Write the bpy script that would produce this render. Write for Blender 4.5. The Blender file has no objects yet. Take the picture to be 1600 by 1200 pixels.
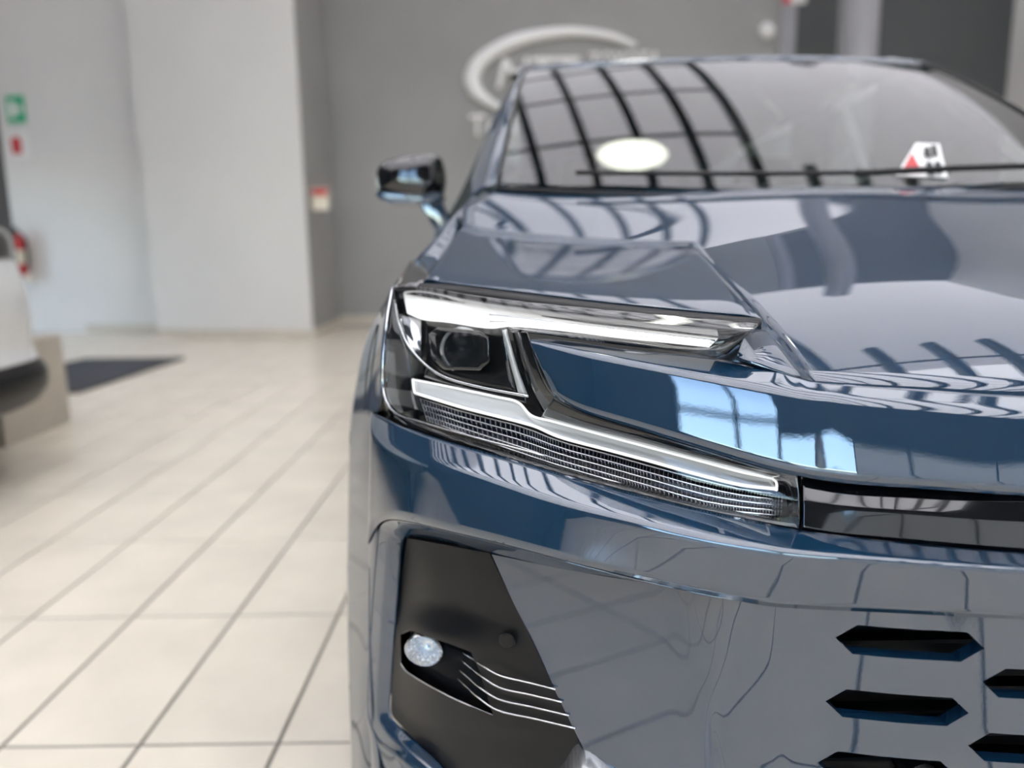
import bpy, bmesh, math, random
import numpy as np
from mathutils import Vector, Matrix

random.seed(4)
scene = bpy.context.scene
col = scene.collection

# ------------------------------------------------------------------ camera
FPX = 1200.0
CAM_H = 1.06
PITCH = math.atan(215 / FPX)
ROLL = math.atan(.015)
_fw = np.array([0, math.cos(PITCH), -math.sin(PITCH)])
_up = np.array([0, math.sin(PITCH), math.cos(PITCH)])
_xw = np.array([1.0, 0, 0])
_r = math.cos(ROLL) * _xw - math.sin(ROLL) * _up
_u = math.sin(ROLL) * _xw + math.cos(ROLL) * _up
_c = np.array([0, 0, CAM_H])
cd = bpy.data.cameras.new('camera')
cam = bpy.data.objects.new('camera', cd)
col.objects.link(cam)
cam.matrix_world = Matrix(((_r[0], _u[0], -_fw[0], 0), (_r[1], _u[1], -_fw[1], 0), (_r[2], _u[2], -_fw[2], CAM_H), (0, 0, 0, 1)))
cd.sensor_width = 36
cd.lens = 36 * FPX / 1600
cd.clip_start = .02
cd.dof.use_dof = True
cd.dof.focus_distance = .86
cd.dof.aperture_fstop = 2.1
scene.camera = cam

# ------------------------------------------------------------------ world, sun, exposure
w = bpy.data.worlds.new('sky')
scene.world = w
w.use_nodes = True
nt = w.node_tree
bg = nt.nodes['Background']
sky = nt.nodes.new('ShaderNodeTexSky')
sky.sky_type = 'NISHITA'
sky.sun_disc = False
sky.sun_elevation = math.radians(58)
sky.sun_rotation = math.radians(20)
nt.links.new(sky.outputs[0], bg.inputs[0])
bg.inputs[1].default_value = .6
sd = bpy.data.lights.new('sun', 'SUN')
sd.energy = 6.0
sd.angle = math.radians(1)
sd.color = (1, .96, .9)
sun = bpy.data.objects.new('sun', sd)
col.objects.link(sun)
sun.rotation_euler = (math.radians(-30), math.radians(6), 0)      # high sun behind the building: shines on the roof, not in at the front
vs = scene.view_settings
vs.view_transform = 'Standard'
vs.look = 'None'
vs.gamma = 1
vs.use_curve_mapping = False
vs.exposure = 1.7
cy = scene.cycles
cy.use_denoising = True
cy.max_bounces = 10
cy.diffuse_bounces = 5
cy.glossy_bounces = 6
cy.transparent_max_bounces = 16
cy.sample_clamp_indirect = 6
cy.caustics_reflective = False
cy.caustics_refractive = False

# ------------------------------------------------------------------ picture geometry helpers
def ray(px, py):
    return _fw + _r * (px - 800) / FPX + _u * (600 - py) / FPX

def P(px, py, Y):
    d = ray(px, py)
    return _c + d * (Y / d[1])

def PZ(px, py, Z):
    d = ray(px, py)
    return _c + d * ((Z - CAM_H) / d[2])

def PX(X, Y, py):
    # point with given X and depth Y that shows at row py: linear in z
    k = (600 - py) / FPX
    a = np.array([X, Y, 0.0])
    n = _u - k * _fw
    z = -(a @ n) / n[2]
    return np.array([X, Y, z + CAM_H])

X0 = .67                       # centre plane of the car
_tx = [480, 545, 570, 600, 640, 700, 800, 900, 1000, 1130, 1240, 1400, 1600, 1900]
_ty = [1.36, 1.20, 1.10, 1.02, .95, .89, .83, .793, .765, .736, .715, .693, .675, .662]

def Yp(px):
    return float(np.interp(px, _tx, _ty))

def D(px, py):
    """depth of the lamp and nose surface: nearly upright, its top edge rolling back"""
    return Yp(px) + .03 + max(0, 800 - py) * .00015 + max(0, 520 - py) * .0009

def DH(px, py):
    """depth of the hood edge above the lamp"""
    return Yp(px) + .03 + max(0, 800 - py) * .0004 + max(0, 620 - py) * .0004

def Q(px, py, off=0.0):
    return P(px, py, D(px, py) + off)

def B(px, py, off=0.0):
    return P(px, py, Yp(px) + off)

def mx(p):
    return np.array([2 * X0 - p[0], p[1], p[2]])

# ------------------------------------------------------------------ materials
M = {}
def principled(name, color, rough=.5, metal=0, coat=0, coat_rough=.02, spec=.5, **kw):
    m = bpy.data.materials.new(name)
    m.use_nodes = True
    b = m.node_tree.nodes['Principled BSDF']
    b.inputs['Base Color'].default_value = (*color, 1)
    b.inputs['Roughness'].default_value = rough
    b.inputs['Metallic'].default_value = metal
    b.inputs['Coat Weight'].default_value = coat
    b.inputs['Coat Roughness'].default_value = coat_rough
    b.inputs['Specular IOR Level'].default_value = spec
    for k, v in kw.items():
        b.inputs[k.replace('_', ' ')].default_value = v
    M[name] = m
    return m

def bsdf(m):
    return m.node_tree.nodes['Principled BSDF']

def noise_color(m, c1, c2, scale, detail=3, lo=.35, hi=.65, coord='Object'):
    t = m.node_tree
    tc = t.nodes.new('ShaderNodeTexCoord')
    n = t.nodes.new('ShaderNodeTexNoise')
    n.inputs['Scale'].default_value = scale
    n.inputs['Detail'].default_value = detail
    r = t.nodes.new('ShaderNodeValToRGB')
    r.color_ramp.elements[0].position = lo
    r.color_ramp.elements[1].position = hi
    r.color_ramp.elements[0].color = (*c1, 1)
    r.color_ramp.elements[1].color = (*c2, 1)
    t.links.new(tc.outputs[coord], n.inputs['Vector'])
    t.links.new(n.outputs['Fac'], r.inputs[0])
    t.links.new(r.outputs[0], bsdf(m).inputs['Base Color'])
    return n

def noise_bump(m, scale, strength, dist=.01, detail=2, to='Normal'):
    t = m.node_tree
    tc = t.nodes.new('ShaderNodeTexCoord')
    n = t.nodes.new('ShaderNodeTexNoise')
    n.inputs['Scale'].default_value = scale
    n.inputs['Detail'].default_value = detail
    b = t.nodes.new('ShaderNodeBump')
    b.inputs['Strength'].default_value = strength
    b.inputs['Distance'].default_value = dist
    t.links.new(tc.outputs['Object'], n.inputs['Vector'])
    t.links.new(n.outputs['Fac'], b.inputs['Height'])
    t.links.new(b.outputs[0], bsdf(m).inputs[to])

paint = principled('paint', (.004, .028, .064), .5, 0, 1, .006, .1, Coat_IOR=2.1)
noise_bump(paint, 260, .0035, .002, 1, 'Coat Normal')           # orange peel of the clear coat
principled('gloss_black', (.004, .004, .005), .08, 0, 1, .01)
principled('satin_black', (.007, .007, .008), .34, 0, 0, .1, .28)
noise_bump(M['satin_black'], 1500, .05, .001)
principled('rubber', (.006, .006, .006), .6)
principled('chrome', (.82, .83, .85), .07, 1)
principled('silver', (.72, .73, .74), .22, .85)
principled('light_guide', (.86, .87, .88), .2, .0, 1, .02)
bsdf(M['light_guide']).inputs['Emission Color'].default_value = (1, .98, .95, 1)          # faint glow added so the light strips show white
bsdf(M['light_guide']).inputs['Emission Strength'].default_value = .28
principled('frosted', (.5, .51, .51), .3, .0, .6, .05)
bsdf(M['frosted']).inputs['Emission Color'].default_value = (1, .98, .95, 1)
bsdf(M['frosted']).inputs['Emission Strength'].default_value = .02  # trace of added glow to lift the lower arm and upright strip
principled('lamp_black', (.008, .008, .009), .2, 0, .5)
principled('reflector', (.7, .72, .76), .12, 1)
principled('lamp_smoke', (.035, .033, .05), .15, .7)
principled('rib_grey', (.36, .36, .42), .2, .6)
principled('interior', (.02, .02, .021), .7)
principled('seat_fabric', (.035, .035, .037), .85)
principled('tyre', (.012, .012, .012), .75)
principled('alloy', (.32, .33, .35), .3, .9)
principled('wall_dark', (.185, .185, .182), .8)
noise_color(M['wall_dark'], (.30, .30, .292), (.33, .328, .318), .8)
principled('wall_charcoal', (.06, .062, .065), .75)
principled('wall_light', (.62, .62, .615), .7)
noise_color(M['wall_light'], (.70, .69, .665), (.74, .73, .70), .6)
principled('wall_white', (.80, .79, .77), .7)
noise_color(M['wall_white'], (.78, .77, .75), (.82, .81, .79), .5)
principled('panel_dark', (.07, .075, .078), .6)
principled('steel_beam', (.045, .05, .058), .5)
principled('column_grey', (.34, .34, .36), .5)
principled('grout', (.16, .148, .13), .9)
principled('letter', (.86, .86, .84), .45)
principled('white_plastic', (.8, .8, .78), .4)
principled('red', (.55, .03, .035), .4)
principled('green', (.03, .42, .2), .4)
principled('black_print', (.02, .02, .02), .5)
principled('extinguisher_red', (.5, .015, .02), .25, 0, .5)
principled('label_cream', (.8, .74, .6), .5)
principled('mat_dark', (.035, .038, .046), .9)
noise_color(M['mat_dark'], (.026, .028, .036), (.055, .058, .068), 300)
principled('mat_edge', (.02, .02, .022), .6)
principled('white_paint', (.72, .73, .72), .35, 0, 1, .02)
principled('aluminium', (.6, .61, .62), .35, .9)
principled('asphalt', (.16, .16, .165), .9)
noise_color(M['asphalt'], (.13, .13, .135), (.2, .2, .2), 4)
principled('outside_wall', (.16, .15, .14), .8)
principled('fog_reflector', (.75, .75, .75), .12, 1)
noise_bump(M['fog_reflector'], 220, .35, .004, 1)
principled('glow_lamp', (1, 1, 1), .5)
bsdf(M['glow_lamp']).inputs['Emission Color'].default_value = (1, .97, .9, 1)
bsdf(M['glow_lamp']).inputs['Emission Strength'].default_value = 12

principled('glow_ring', (1, 1, 1), .5)
bsdf(M['glow_ring']).inputs['Emission Color'].default_value = (.95, 1, .85, 1)
bsdf(M['glow_ring']).inputs['Emission Strength'].default_value = 2.0

# tiles: beige porcelain with faint cloudy marbling, a little lighter or darker from tile to tile
def tile_mat(name, base, rough):
    m = principled(name, base, rough, 0, 0, .1, .5)
    n = noise_color(m, tuple(c * .93 for c in base), tuple(min(1, c * 1.06) for c in base), 3.5, 5, .3, .7)
    t = m.node_tree
    oi = t.nodes.new('ShaderNodeObjectInfo')
    ad = t.nodes.new('ShaderNodeVectorMath'); ad.operation = 'ADD'
    tc = [x for x in t.nodes if x.type == 'TEX_COORD'][0]
    sc = t.nodes.new('ShaderNodeVectorMath'); sc.operation = 'SCALE'
    sc.inputs['Scale'].default_value = 30
    t.links.new(oi.outputs['Location'], sc.inputs[0])
    t.links.new(tc.outputs['Object'], ad.inputs[0])
    t.links.new(sc.outputs[0], ad.inputs[1])
    t.links.new(ad.outputs[0], n.inputs['Vector'])
    return m
tile_mat('floor_tile', (.68, .62, .51), .26)
tile_mat('skirting_tile', (.60, .555, .47), .3)
tile_mat('plinth_tile', (.44, .40, .34), .35)

def thin_glass(name, tint, ior):
    m = bpy.data.materials.new(name)
    m.use_nodes = True
    t = m.node_tree
    t.nodes.clear()
    o = t.nodes.new('ShaderNodeOutputMaterial')
    mixn = t.nodes.new('ShaderNodeMixShader')
    tr = t.nodes.new('ShaderNodeBsdfTransparent')
    gl = t.nodes.new('ShaderNodeBsdfGlossy')
    fr = t.nodes.new('ShaderNodeFresnel')
    tr.inputs[0].default_value = (*tint, 1)
    gl.inputs['Roughness'].default_value = .0
    fr.inputs[0].default_value = ior
    ge = t.nodes.new('ShaderNodeNewGeometry')            # a thin pane: both faces reflect like an outer face
    mv = t.nodes.new('ShaderNodeMix')
    mv.inputs[2].default_value = ior
    mv.inputs[3].default_value = 1 / ior
    t.links.new(ge.outputs['Backfacing'], mv.inputs[0])
    t.links.new(mv.outputs[0], fr.inputs[0])
    t.links.new(fr.outputs[0], mixn.inputs[0])
    t.links.new(tr.outputs[0], mixn.inputs[1])
    t.links.new(gl.outputs[0], mixn.inputs[2])
    t.links.new(mixn.outputs[0], o.inputs[0])
    M[name] = m
thin_glass('lens_clear', (.96, .97, .97), 1.5)
thin_glass('projector_clear', (.85, .88, .92), 1.2)
thin_glass('windscreen_glass', (.40, .48, .44), 2.4)
thin_glass('side_glass', (.55, .62, .58), 1.55)
thin_glass('shop_glass', (.93, .95, .94), 1.5)
g = principled('projector_glass', (.9, .92, .95), .02, 0, 0)
bsdf(g).inputs['Transmission Weight'].default_value = 1
bsdf(g).inputs['IOR'].default_value = 1.5

# translucent roof sheets: lit by the sun from outside
def roof_mat(name, tint):
    m = bpy.data.materials.new(name); m.use_nodes = True
    t = m.node_tree; t.nodes.clear()
    o = t.nodes.new('ShaderNodeOutputMaterial'); mi = t.nodes.new('ShaderNodeMixShader')
    a = t.nodes.new('ShaderNodeBsdfTranslucent'); b = t.nodes.new('ShaderNodeBsdfDiffuse')
    a.inputs[0].default_value = (*tint, 1); b.inputs[0].default_value = (.8, .79, .77, 1)
    mi.inputs[0].default_value = .3
    t.links.new(a.outputs[0], mi.inputs[1]); t.links.new(b.outputs[0], mi.inputs[2]); t.links.new(mi.outputs[0], o.inputs[0])
    M[name] = m
roof_mat('roof_sheet', (.84, .80, .75))                # bright sheets over the front of the hall
roof_mat('roof_sheet_dim', (.54, .51, .48))         # same sheets dimmed at the back, so the hood mirrors less roof light

# ------------------------------------------------------------------ mesh helpers
def link(name, me, mat, parent=None):
    o = bpy.data.objects.new(name, me)
    col.objects.link(o)
    if mat:
        me.materials.clear()
        me.materials.append(M[mat])
    if parent:
        o.parent = parent
    return o

def from_verts(name, V, Fc, mat, parent=None, smooth=True, angle=None):
    me = bpy.data.meshes.new(name)
    me.from_pydata([tuple(map(float, v)) for v in V], [], Fc)
    me.validate()
    if smooth:
        me.polygons.foreach_set('use_smooth', [True] * len(me.polygons))
    if angle:
        me.set_sharp_from_angle(angle=math.radians(angle))
    return link(name, me, mat, parent)

def catmull(pts, n):
    """pts (k,...) -> samples along first axis, n per segment, passing through the points"""
    pts = np.asarray(pts, float)
    k = len(pts)
    if k == 2:
        t = np.linspace(0, 1, n + 1)
        return np.stack([pts[0] * (1 - s) + pts[1] * s for s in t])
    ext = np.concatenate([[2 * pts[0] - pts[1]], pts, [2 * pts[-1] - pts[-2]]])
    out = []
    for i in range(k - 1):
        p0, p1, p2, p3 = ext[i:i + 4]
        # chord-length aware tangents keep the curve from overshooting
        d0 = np.linalg.norm((p1 - p0).reshape(-1)) ** .5 + 1e-9
        d1 = np.linalg.norm((p2 - p1).reshape(-1)) ** .5 + 1e-9
        d2 = np.linalg.norm((p3 - p2).reshape(-1)) ** .5 + 1e-9
        m1 = ((p1 - p0) / d0 - (p2 - p0) / (d0 + d1) + (p2 - p1) / d1) * d1
        m2 = ((p2 - p1) / d1 - (p3 - p1) / (d1 + d2) + (p3 - p2) / d2) * d1
        for s in np.linspace(0, 1, n, endpoint=False):
            h00 = 2 * s**3 - 3 * s**2 + 1; h10 = s**3 - 2 * s**2 + s
            h01 = -2 * s**3 + 3 * s**2; h11 = s**3 - s**2
            out.append(h00 * p1 + h10 * m1 + h01 * p2 + h11 * m2)
    out.append(pts[-1])
    return np.stack(out)

def fillet(pts, rad, nseg=4, nfil=4):
    """polyline (k,3) with interior corners rounded; constant vertex count for constant k"""
    k = len(pts)
    out = [pts[0]]
    prev = pts[0]
    for i in range(1, k - 1):
        a, b_, c_ = pts[i - 1], pts[i], pts[i + 1]
        la = np.linalg.norm(b_ - a); lc = np.linalg.norm(c_ - b_)
        r_ = min(rad[i] if hasattr(rad, '__len__') else rad, la * .48, lc * .48)
        s = b_ + (a - b_) * (r_ / max(la, 1e-9))
        e = b_ + (c_ - b_) * (r_ / max(lc, 1e-9))
        for q in range(1, nseg + 1):
            out.append(prev + (s - prev) * q / nseg)
        for q in range(1, nfil + 1):
            t_ = q / nfil
            out.append((1 - t_)**2 * s + 2 * t_ * (1 - t_) * b_ + t_**2 * e)
        prev = e
    for q in range(1, nseg + 1):
        out.append(prev + (pts[-1] - prev) * q / nseg)
    return np.stack(out)

def grid_faces(ni, nj, off=0):
    return [(off + i * nj + j, off + (i + 1) * nj + j, off + (i + 1) * nj + j + 1, off + i * nj + j + 1) for i in range(ni - 1) for j in range(nj - 1)]

def loft_grid(cols, ni=8, rad=None, nj=4, smooth_j=False):
    C = np.asarray(cols, float)
    C = catmull(C, ni)
    if smooth_j:
        return np.stack([catmull(c_, nj) for c_ in C])
    return np.stack([fillet(c_, .006 if rad is None else rad, nj) for c_ in C])

def sheet(name, grids, mat, parent=None, toward=(0, -.5, 2.5), thick=.0025, mirror=None, angle=40):
    """one mesh from one or more vertex grids, each facing `toward`, thickened inward"""
    if isinstance(grids, np.ndarray):
        grids = [grids]
    V, Fc = [], []
    tw = np.asarray(toward, float)
    for G in grids:
        du = G[1:, :-1] - G[:-1, :-1]
        dv = G[:-1, 1:] - G[:-1, :-1]
        nn = np.cross(du, dv)
        if (nn * (tw - G[:-1, :-1])).sum() < 0:
            G = G[::-1]
        off = len(V)
        V += list(G.reshape(-1, 3))
        Fc += grid_faces(G.shape[0], G.shape[1], off)
    me = bpy.data.meshes.new(name)
    me.from_pydata([tuple(map(float, v)) for v in V], [], Fc)
    bm = bmesh.new(); bm.from_mesh(me)
    bmesh.ops.dissolve_degenerate(bm, edges=bm.edges, dist=1e-6)
    bm.to_mesh(me); bm.free()
    me.polygons.foreach_set('use_smooth', [True] * len(me.polygons))
    me.set_sharp_from_angle(angle=math.radians(angle))
    o = link(name, me, mat, parent)
    if thick:
        s_ = o.modifiers.new('thickness', 'SOLIDIFY')
        s_.thickness = thick
        s_.offset = -1
    if mirror:
        mirrored(o, mirror)
    return o

def mirrored(o, parent):
    me = o.data.copy()
    n = len(me.vertices)
    co = np.empty(n * 3); me.vertices.foreach_get('co', co)
    co = co.reshape(-1, 3); co[:, 0] = 2 * X0 - co[:, 0]
    me.vertices.foreach_set('co', co.reshape(-1))
    me.flip_normals()
    q = o.copy(); q.data = me
    col.objects.link(q)
    q.parent = parent
    return q

def bake(o):
    """apply modifiers"""
    dg = bpy.context.evaluated_depsgraph_get()
    dg.update()
    me = bpy.data.meshes.new_from_object(o.evaluated_get(dg))
    o.modifiers.clear()
    o.data = me
    return o

def tube_mesh(path, rad, seg=8, closed=False):
    path = np.asarray(path, float)
    n = len(path)
    V, Fc = [], []
    for i, p in enumerate(path):
        tdir = path[(i + 1) % n if closed else min(i + 1, n - 1)] - path[i - 1 if (closed or i > 0) else 0]
        tdir = Vector(tdir).normalized()
        a = tdir.orthogonal() if abs(tdir.z) > .98 else tdir.cross(Vector((0, 0, 1))).normalized()
        b_ = tdir.cross(a).normalized()
        r_ = rad[i] if hasattr(rad, '__len__') else rad
        for k in range(seg):
            an = 2 * math.pi * k / seg
            V.append(Vector(p) + (a * math.cos(an) + b_ * math.sin(an)) * r_)
    for i in range(n if closed else n - 1):
        for k in range(seg):
            i2 = (i + 1) % n
            Fc.append((i * seg + k, i * seg + (k + 1) % seg, i2 * seg + (k + 1) % seg, i2 * seg + k))
    if not closed:
        Fc.append(tuple(range(seg))[::-1]); Fc.append(tuple((n - 1) * seg + k for k in range(seg)))
    return V, Fc

def tube(name, path, rad, mat, parent=None, seg=8, n=6, closed=False, mirror=None):
    path = np.asarray(path, float)
    if len(path) > 2 and not closed:
        path = catmull(path, n)
    V, Fc = tube_mesh(path, rad, seg, closed)
    o = from_verts(name, V, Fc, mat, parent)
    if mirror:
        mirrored(o, mirror)
    return o

def prism(name, poly, depth_vec, mat, parent=None, bevel=0, smooth=False, mirror=None):
    """polygon (k,3) extruded along depth_vec"""
    poly = [np.asarray(p, float) for p in poly]
    k = len(poly)
    V = poly + [p + np.asarray(depth_vec, float) for p in poly]
    Fc = [tuple(range(k)), tuple(range(2 * k - 1, k - 1, -1))]
    Fc += [(i, i + k, (i + 1) % k + k, (i + 1) % k) for i in range(k)]
    me = bpy.data.meshes.new(name)
    me.from_pydata([tuple(map(float, v)) for v in V], [], Fc)
    bm = bmesh.new(); bm.from_mesh(me)
    bmesh.ops.recalc_face_normals(bm, faces=bm.faces)
    if bevel:
        bmesh.ops.bevel(bm, geom=list(bm.edges), offset=bevel, segments=2, affect='EDGES', profile=.6)
    bm.to_mesh(me); bm.free()
    if smooth:
        me.polygons.foreach_set('use_smooth', [True] * len(me.polygons))
        me.set_sharp_from_angle(angle=math.radians(35))
    o = link(name, me, mat, parent)
    if mirror:
        mirrored(o, mirror)
    return o

def box(name, lo, hi, mat, parent=None, bevel=0):
    (x0, y0, z0), (x1, y1, z1) = lo, hi
    return prism(name, [(x0, y0, z0), (x1, y0, z0), (x1, y1, z0), (x0, y1, z0)], (0, 0, z1 - z0), mat, parent, bevel)

def lathe(name, prof, mat, parent=None, origin=(0, 0, 0), axis=(0, 0, 1), seg=32, scale=(1, 1), smooth=True, cap=True):
    """prof: list of (r, h) revolved about axis at origin"""
    ax = Vector(axis).normalized()
    a = Vector((1, 0, 0)) if abs(ax.x) < .9 else Vector((0, 0, 1))
    a = (a - ax * a.dot(ax)).normalized()
    b_ = ax.cross(a)
    V, Fc = [], []
    for r_, h_ in prof:
        for k in range(seg):
            an = 2 * math.pi * k / seg
            V.append(Vector(origin) + ax * h_ + (a * math.cos(an) * scale[0] + b_ * math.sin(an) * scale[1]) * r_)
    for i in range(len(prof) - 1):
        for k in range(seg):
            Fc.append((i * seg + k, i * seg + (k + 1) % seg, (i + 1) * seg + (k + 1) % seg, (i + 1) * seg + k))
    if cap and prof[0][0] > 1e-6:
        Fc.append(tuple(range(seg))[::-1])
    if cap and prof[-1][0] > 1e-6:
        Fc.append(tuple((len(prof) - 1) * seg + k for k in range(seg)))
    o = from_verts(name, V, Fc, mat, parent, smooth, 40)
    bm = bmesh.new(); bm.from_mesh(o.data)
    bmesh.ops.remove_doubles(bm, verts=bm.verts, dist=1e-6)
    bmesh.ops.recalc_face_normals(bm, faces=bm.faces)
    bm.to_mesh(o.data); bm.free()
    return o

def tag(o, label=None, cat=None, group=None, kind=None):
    for k, v in (('label', label), ('category', cat), ('group', group), ('kind', kind)):
        if v:
            o[k] = v
    return o

def empty(name, loc=(0, 0, 0), parent=None):
    o = bpy.data.objects.new(name, None)
    col.objects.link(o)
    o.location = loc
    o.empty_display_size = .1
    if parent:
        o.parent = parent
    return o

# ================================================================== the showroom
XL, XR, YF, YB, ZC = -8.0, 6.5, -8.0, 10.65, 6.6
ground = tag(prism('ground', [(-60, -70, -.16), (60, -70, -.16), (60, YF, -.16), (-60, YF, -.16)], (0, 0, .1), 'asphalt'), kind='structure')
ground2 = tag(prism('ground', [(-60, YF, -.16), (XL - .2, YF, -.16), (XL - .2, 30, -.16), (-60, 30, -.16)], (0, 0, .1), 'asphalt'), kind='structure')
tag(box('added_building', (-1.5, -24, -.1), (14, -18, 5.5), 'outside_wall'), kind='structure')  # unseen building, added to hide sky from the nose reflections
floor = tag(box('floor', (XL, YF, -.12), (XR, YB + .2, -.004), 'grout'), 'beige porcelain tiles laid in straight courses with grey joints', kind='structure')

TX, TY, GAP = .303, .6, .009
tile_bm = bmesh.new()
bmesh.ops.create_cube(tile_bm, size=1, matrix=Matrix.Diagonal((TX - GAP, TY - GAP, .008, 1)))
bmesh.ops.bevel(tile_bm, geom=[e for e in tile_bm.edges if e.verts[0].co.z > 0 and e.verts[1].co.z > 0], offset=.0012, segments=1, affect='EDGES')
tile_me = bpy.data.meshes.new('floor_tile')
tile_bm.to_mesh(tile_me)
tile_me.materials.append(M['floor_tile'])
spots = []
for i in range(-25, 24):
    for j in range(-17, 17):
        x, y = -.522 + TX * (i + .5), 1.515 + TY * (j - .5)
        if x - TX / 2 < XL or x + TX / 2 > XR or y - TY / 2 < YF or y + TY / 2 > YB:
            continue
        px = 9999
        if y > .9:
            q = np.array([x, y, 0]) - _c
            zc = q @ _fw
            px = 800 + FPX * (q @ _r) / zc
            py = 600 - FPX * (q @ _u) / zc
        seen = -90 < px < 640 and py < 1330
        spots.append((0 if seen else 1, y if seen else 99, x, y))
spots.sort()
rest_V, rest_F = [], []
tv = [tuple(v.co) for v in tile_me.vertices]
tf = [tuple(p.vertices) for p in tile_me.polygons]
for n_, (s, _, x, y) in enumerate(spots):
    if n_ < 300 and s == 0:
        o = bpy.data.objects.new('floor_tile', tile_me)
        col.objects.link(o)
        o.location = (x, y, -.004)
        o.parent = floor
    else:
        k = len(rest_V)
        rest_V += [(a[0] + x, a[1] + y, a[2] - .004) for a in tv]
        rest_F += [tuple(i + k for i in f) for f in tf]
o = from_verts('floor_tiles_beyond', rest_V, rest_F, 'floor_tile', floor, False)
o['kind'] = 'stuff'

def wall(name, x0, y0, x1, y1, mat, z0=-.1, z1=ZC + .1, t=.18, side=1, kind='structure'):
    d = np.array([x1 - x0, y1 - y0]); d = d / np.linalg.norm(d)
    n = np.array([-d[1], d[0]]) * t * side
    o = prism(name, [(x0, y0, z0), (x1, y1, z0), (x1 + n[0], y1 + n[1], z0), (x0 + n[0], y0 + n[1], z0)], (0, 0, z1 - z0), mat)
    return tag(o, kind=kind)

wall('wall_back', -2.6, YB, XR, YB, 'wall_dark')
PA, PB = (-4.45, 9.62), (-2.385, 9.2)
pier = prism('wall_back_pier', [(*PA, -.1), (*PB, -.1), (PB[0] + .002, PB[1] + .03, -.1), (PA[0], PA[1] + .03, -.1)], (0, 0, ZC + .2), 'wall_light')
tag(prism('wall_back_pier_side', [(PA[0], PA[1] + .03, -.1), (PB[0] + .002, PB[1] + .03, -.1), (PB[0] + .02, YB + .2, -.1), (-4.45, YB + .2, -.1)], (0, 0, ZC + .2), 'wall_dark'), kind='structure')
tag(pier, kind='structure')
wall('wall_back_left', XL - .2, 10.75, -4.45, 10.2, 'wall_light')
wall('wall_right', XR, YF, XR, YB + .2, 'wall_white', side=-1)
wall('wall_left', XL, YF, XL, 8.0, 'wall_charcoal')
wall('wall_left_end', XL, 9.4, XL, 10.9, 'wall_light')
wall('wall_left_above', XL, 8.0, XL, 9.4, 'wall_charcoal', 2.4, ZC + .1)
# front wall behind the camera: full-height glazing under a white bulkhead
wall('wall_front', -2.2, YF, XR + .2, YF, 'wall_charcoal', 3.0, ZC + .1, side=-1)
wall('wall_front_end', XL - .2, YF, -4.3, YF, 'wall_charcoal', side=-1)
wall('wall_front_above', -4.3, YF, -2.2, YF, 'wall_charcoal', 5.3, ZC + .1, side=-1)
wall('wall_front_below', -4.3, YF, -2.2, YF, 'wall_charcoal', -.1, 1.2, side=-1)

def glazing(name, a, b_, n, z0, z1, rail):
    a = np.array(a, float); b_ = np.array(b_, float)
    d = (b_ - a) / n
    along = d / np.linalg.norm(d)
    nor = np.array([-along[1], along[0]])
    root = tag(empty(name, (*a, z0)), kind='structure')
    inv = np.array([a[0], a[1], z0])
    def bar(nm, p, q, hw, za, zb, mat):
        ps = [p - along * hw - nor * .04, q + along * hw - nor * .04, q + along * hw + nor * .04, p - along * hw + nor * .04]
        o = prism(nm, [np.array([*v, za]) - inv for v in ps], (0, 0, zb - za), mat, root)
        return o
    for i in range(n + 1):
        bar('mullion', a + d * i, a + d * i, .035, z0, z1, 'steel_beam')
    for z in (z0, rail, z1 - .06):
        bar('rail', a, b_, 0, z, z + .06, 'steel_beam')
    for i in range(n):
        p, q = a + d * i, a + d * (i + 1)
        o = prism('pane', [np.array([*v, z0]) - inv for v in (p - nor * .004, q - nor * .004, q + nor * .004, p + nor * .004)], (0, 0, z1 - z0), 'shop_glass', root)
    return root
glazing('window_1', (-2.2, YF), (XR, YF), 5, 0, 3.0, 2.4)
glazing('window_2', (-4.3, YF), (-2.2, YF), 2, 1.2, 5.3, 3.1)
glazing('window_3', (XL, 9.4), (XL, 8.0), 1, 0, 2.4, 2.0)
# daylight portals in the openings
for nm, loc, rot, sx, sy in (('daylight_front', (2.15, YF + .1, 1.5), (math.radians(90), 0, 0), 8.7, 3.0),
                             ('daylight_corner', (-3.25, YF + .1, 3.25), (math.radians(90), 0, 0), 2.1, 4.1),
                             ('daylight_left', (XL + .1, 8.7, 1.2), (math.radians(90), 0, math.radians(-90)), 1.4, 2.4)):
    ld = bpy.data.lights.new(nm, 'AREA')
    ld.shape = 'RECTANGLE'; ld.size = sx; ld.size_y = sy
    ld.cycles.is_portal = True
    lo = bpy.data.objects.new(nm, ld); col.objects.link(lo)
    lo.location = loc; lo.rotation_euler = rot

# roof: translucent sheets on dark steel
ceiling = tag(empty('ceiling', (0, 0, ZC)), kind='structure')
BEAM = .66
XE, YE = 2.25, 4.5                        # beyond these edges the roof spans clear, without steel under it
for i in range(7):
    box('roof_sheet', (XL + 2.1 * i, YF, .10), (min(XL + 2.1 * (i + 1), XR + .2), 3.2, .104), 'roof_sheet', ceiling)
    box('roof_sheet', (XL + 2.1 * i, 3.2, .10), (min(XL + 2.1 * (i + 1), XR + .2), YB + .2, .104), 'roof_sheet_dim', ceiling)
x = XE
xs = []
while x > XL:
    xs.append(x); x -= BEAM
x = XE + BEAM
while x < XR:
    xs.append(x); x += BEAM
for x in xs:
    box('beam', (x - .055, YF, -.10), (x + .055, YB if x <= XE + .01 else YE, .08), 'steel_beam', ceiling)
y = YF + .8
while y < YB:
    box('purlin', (XL, y - .03, .03), (XR if y < YE else XE, y + .03, .095), 'steel_beam', ceiling)
    y += 1.8
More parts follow.
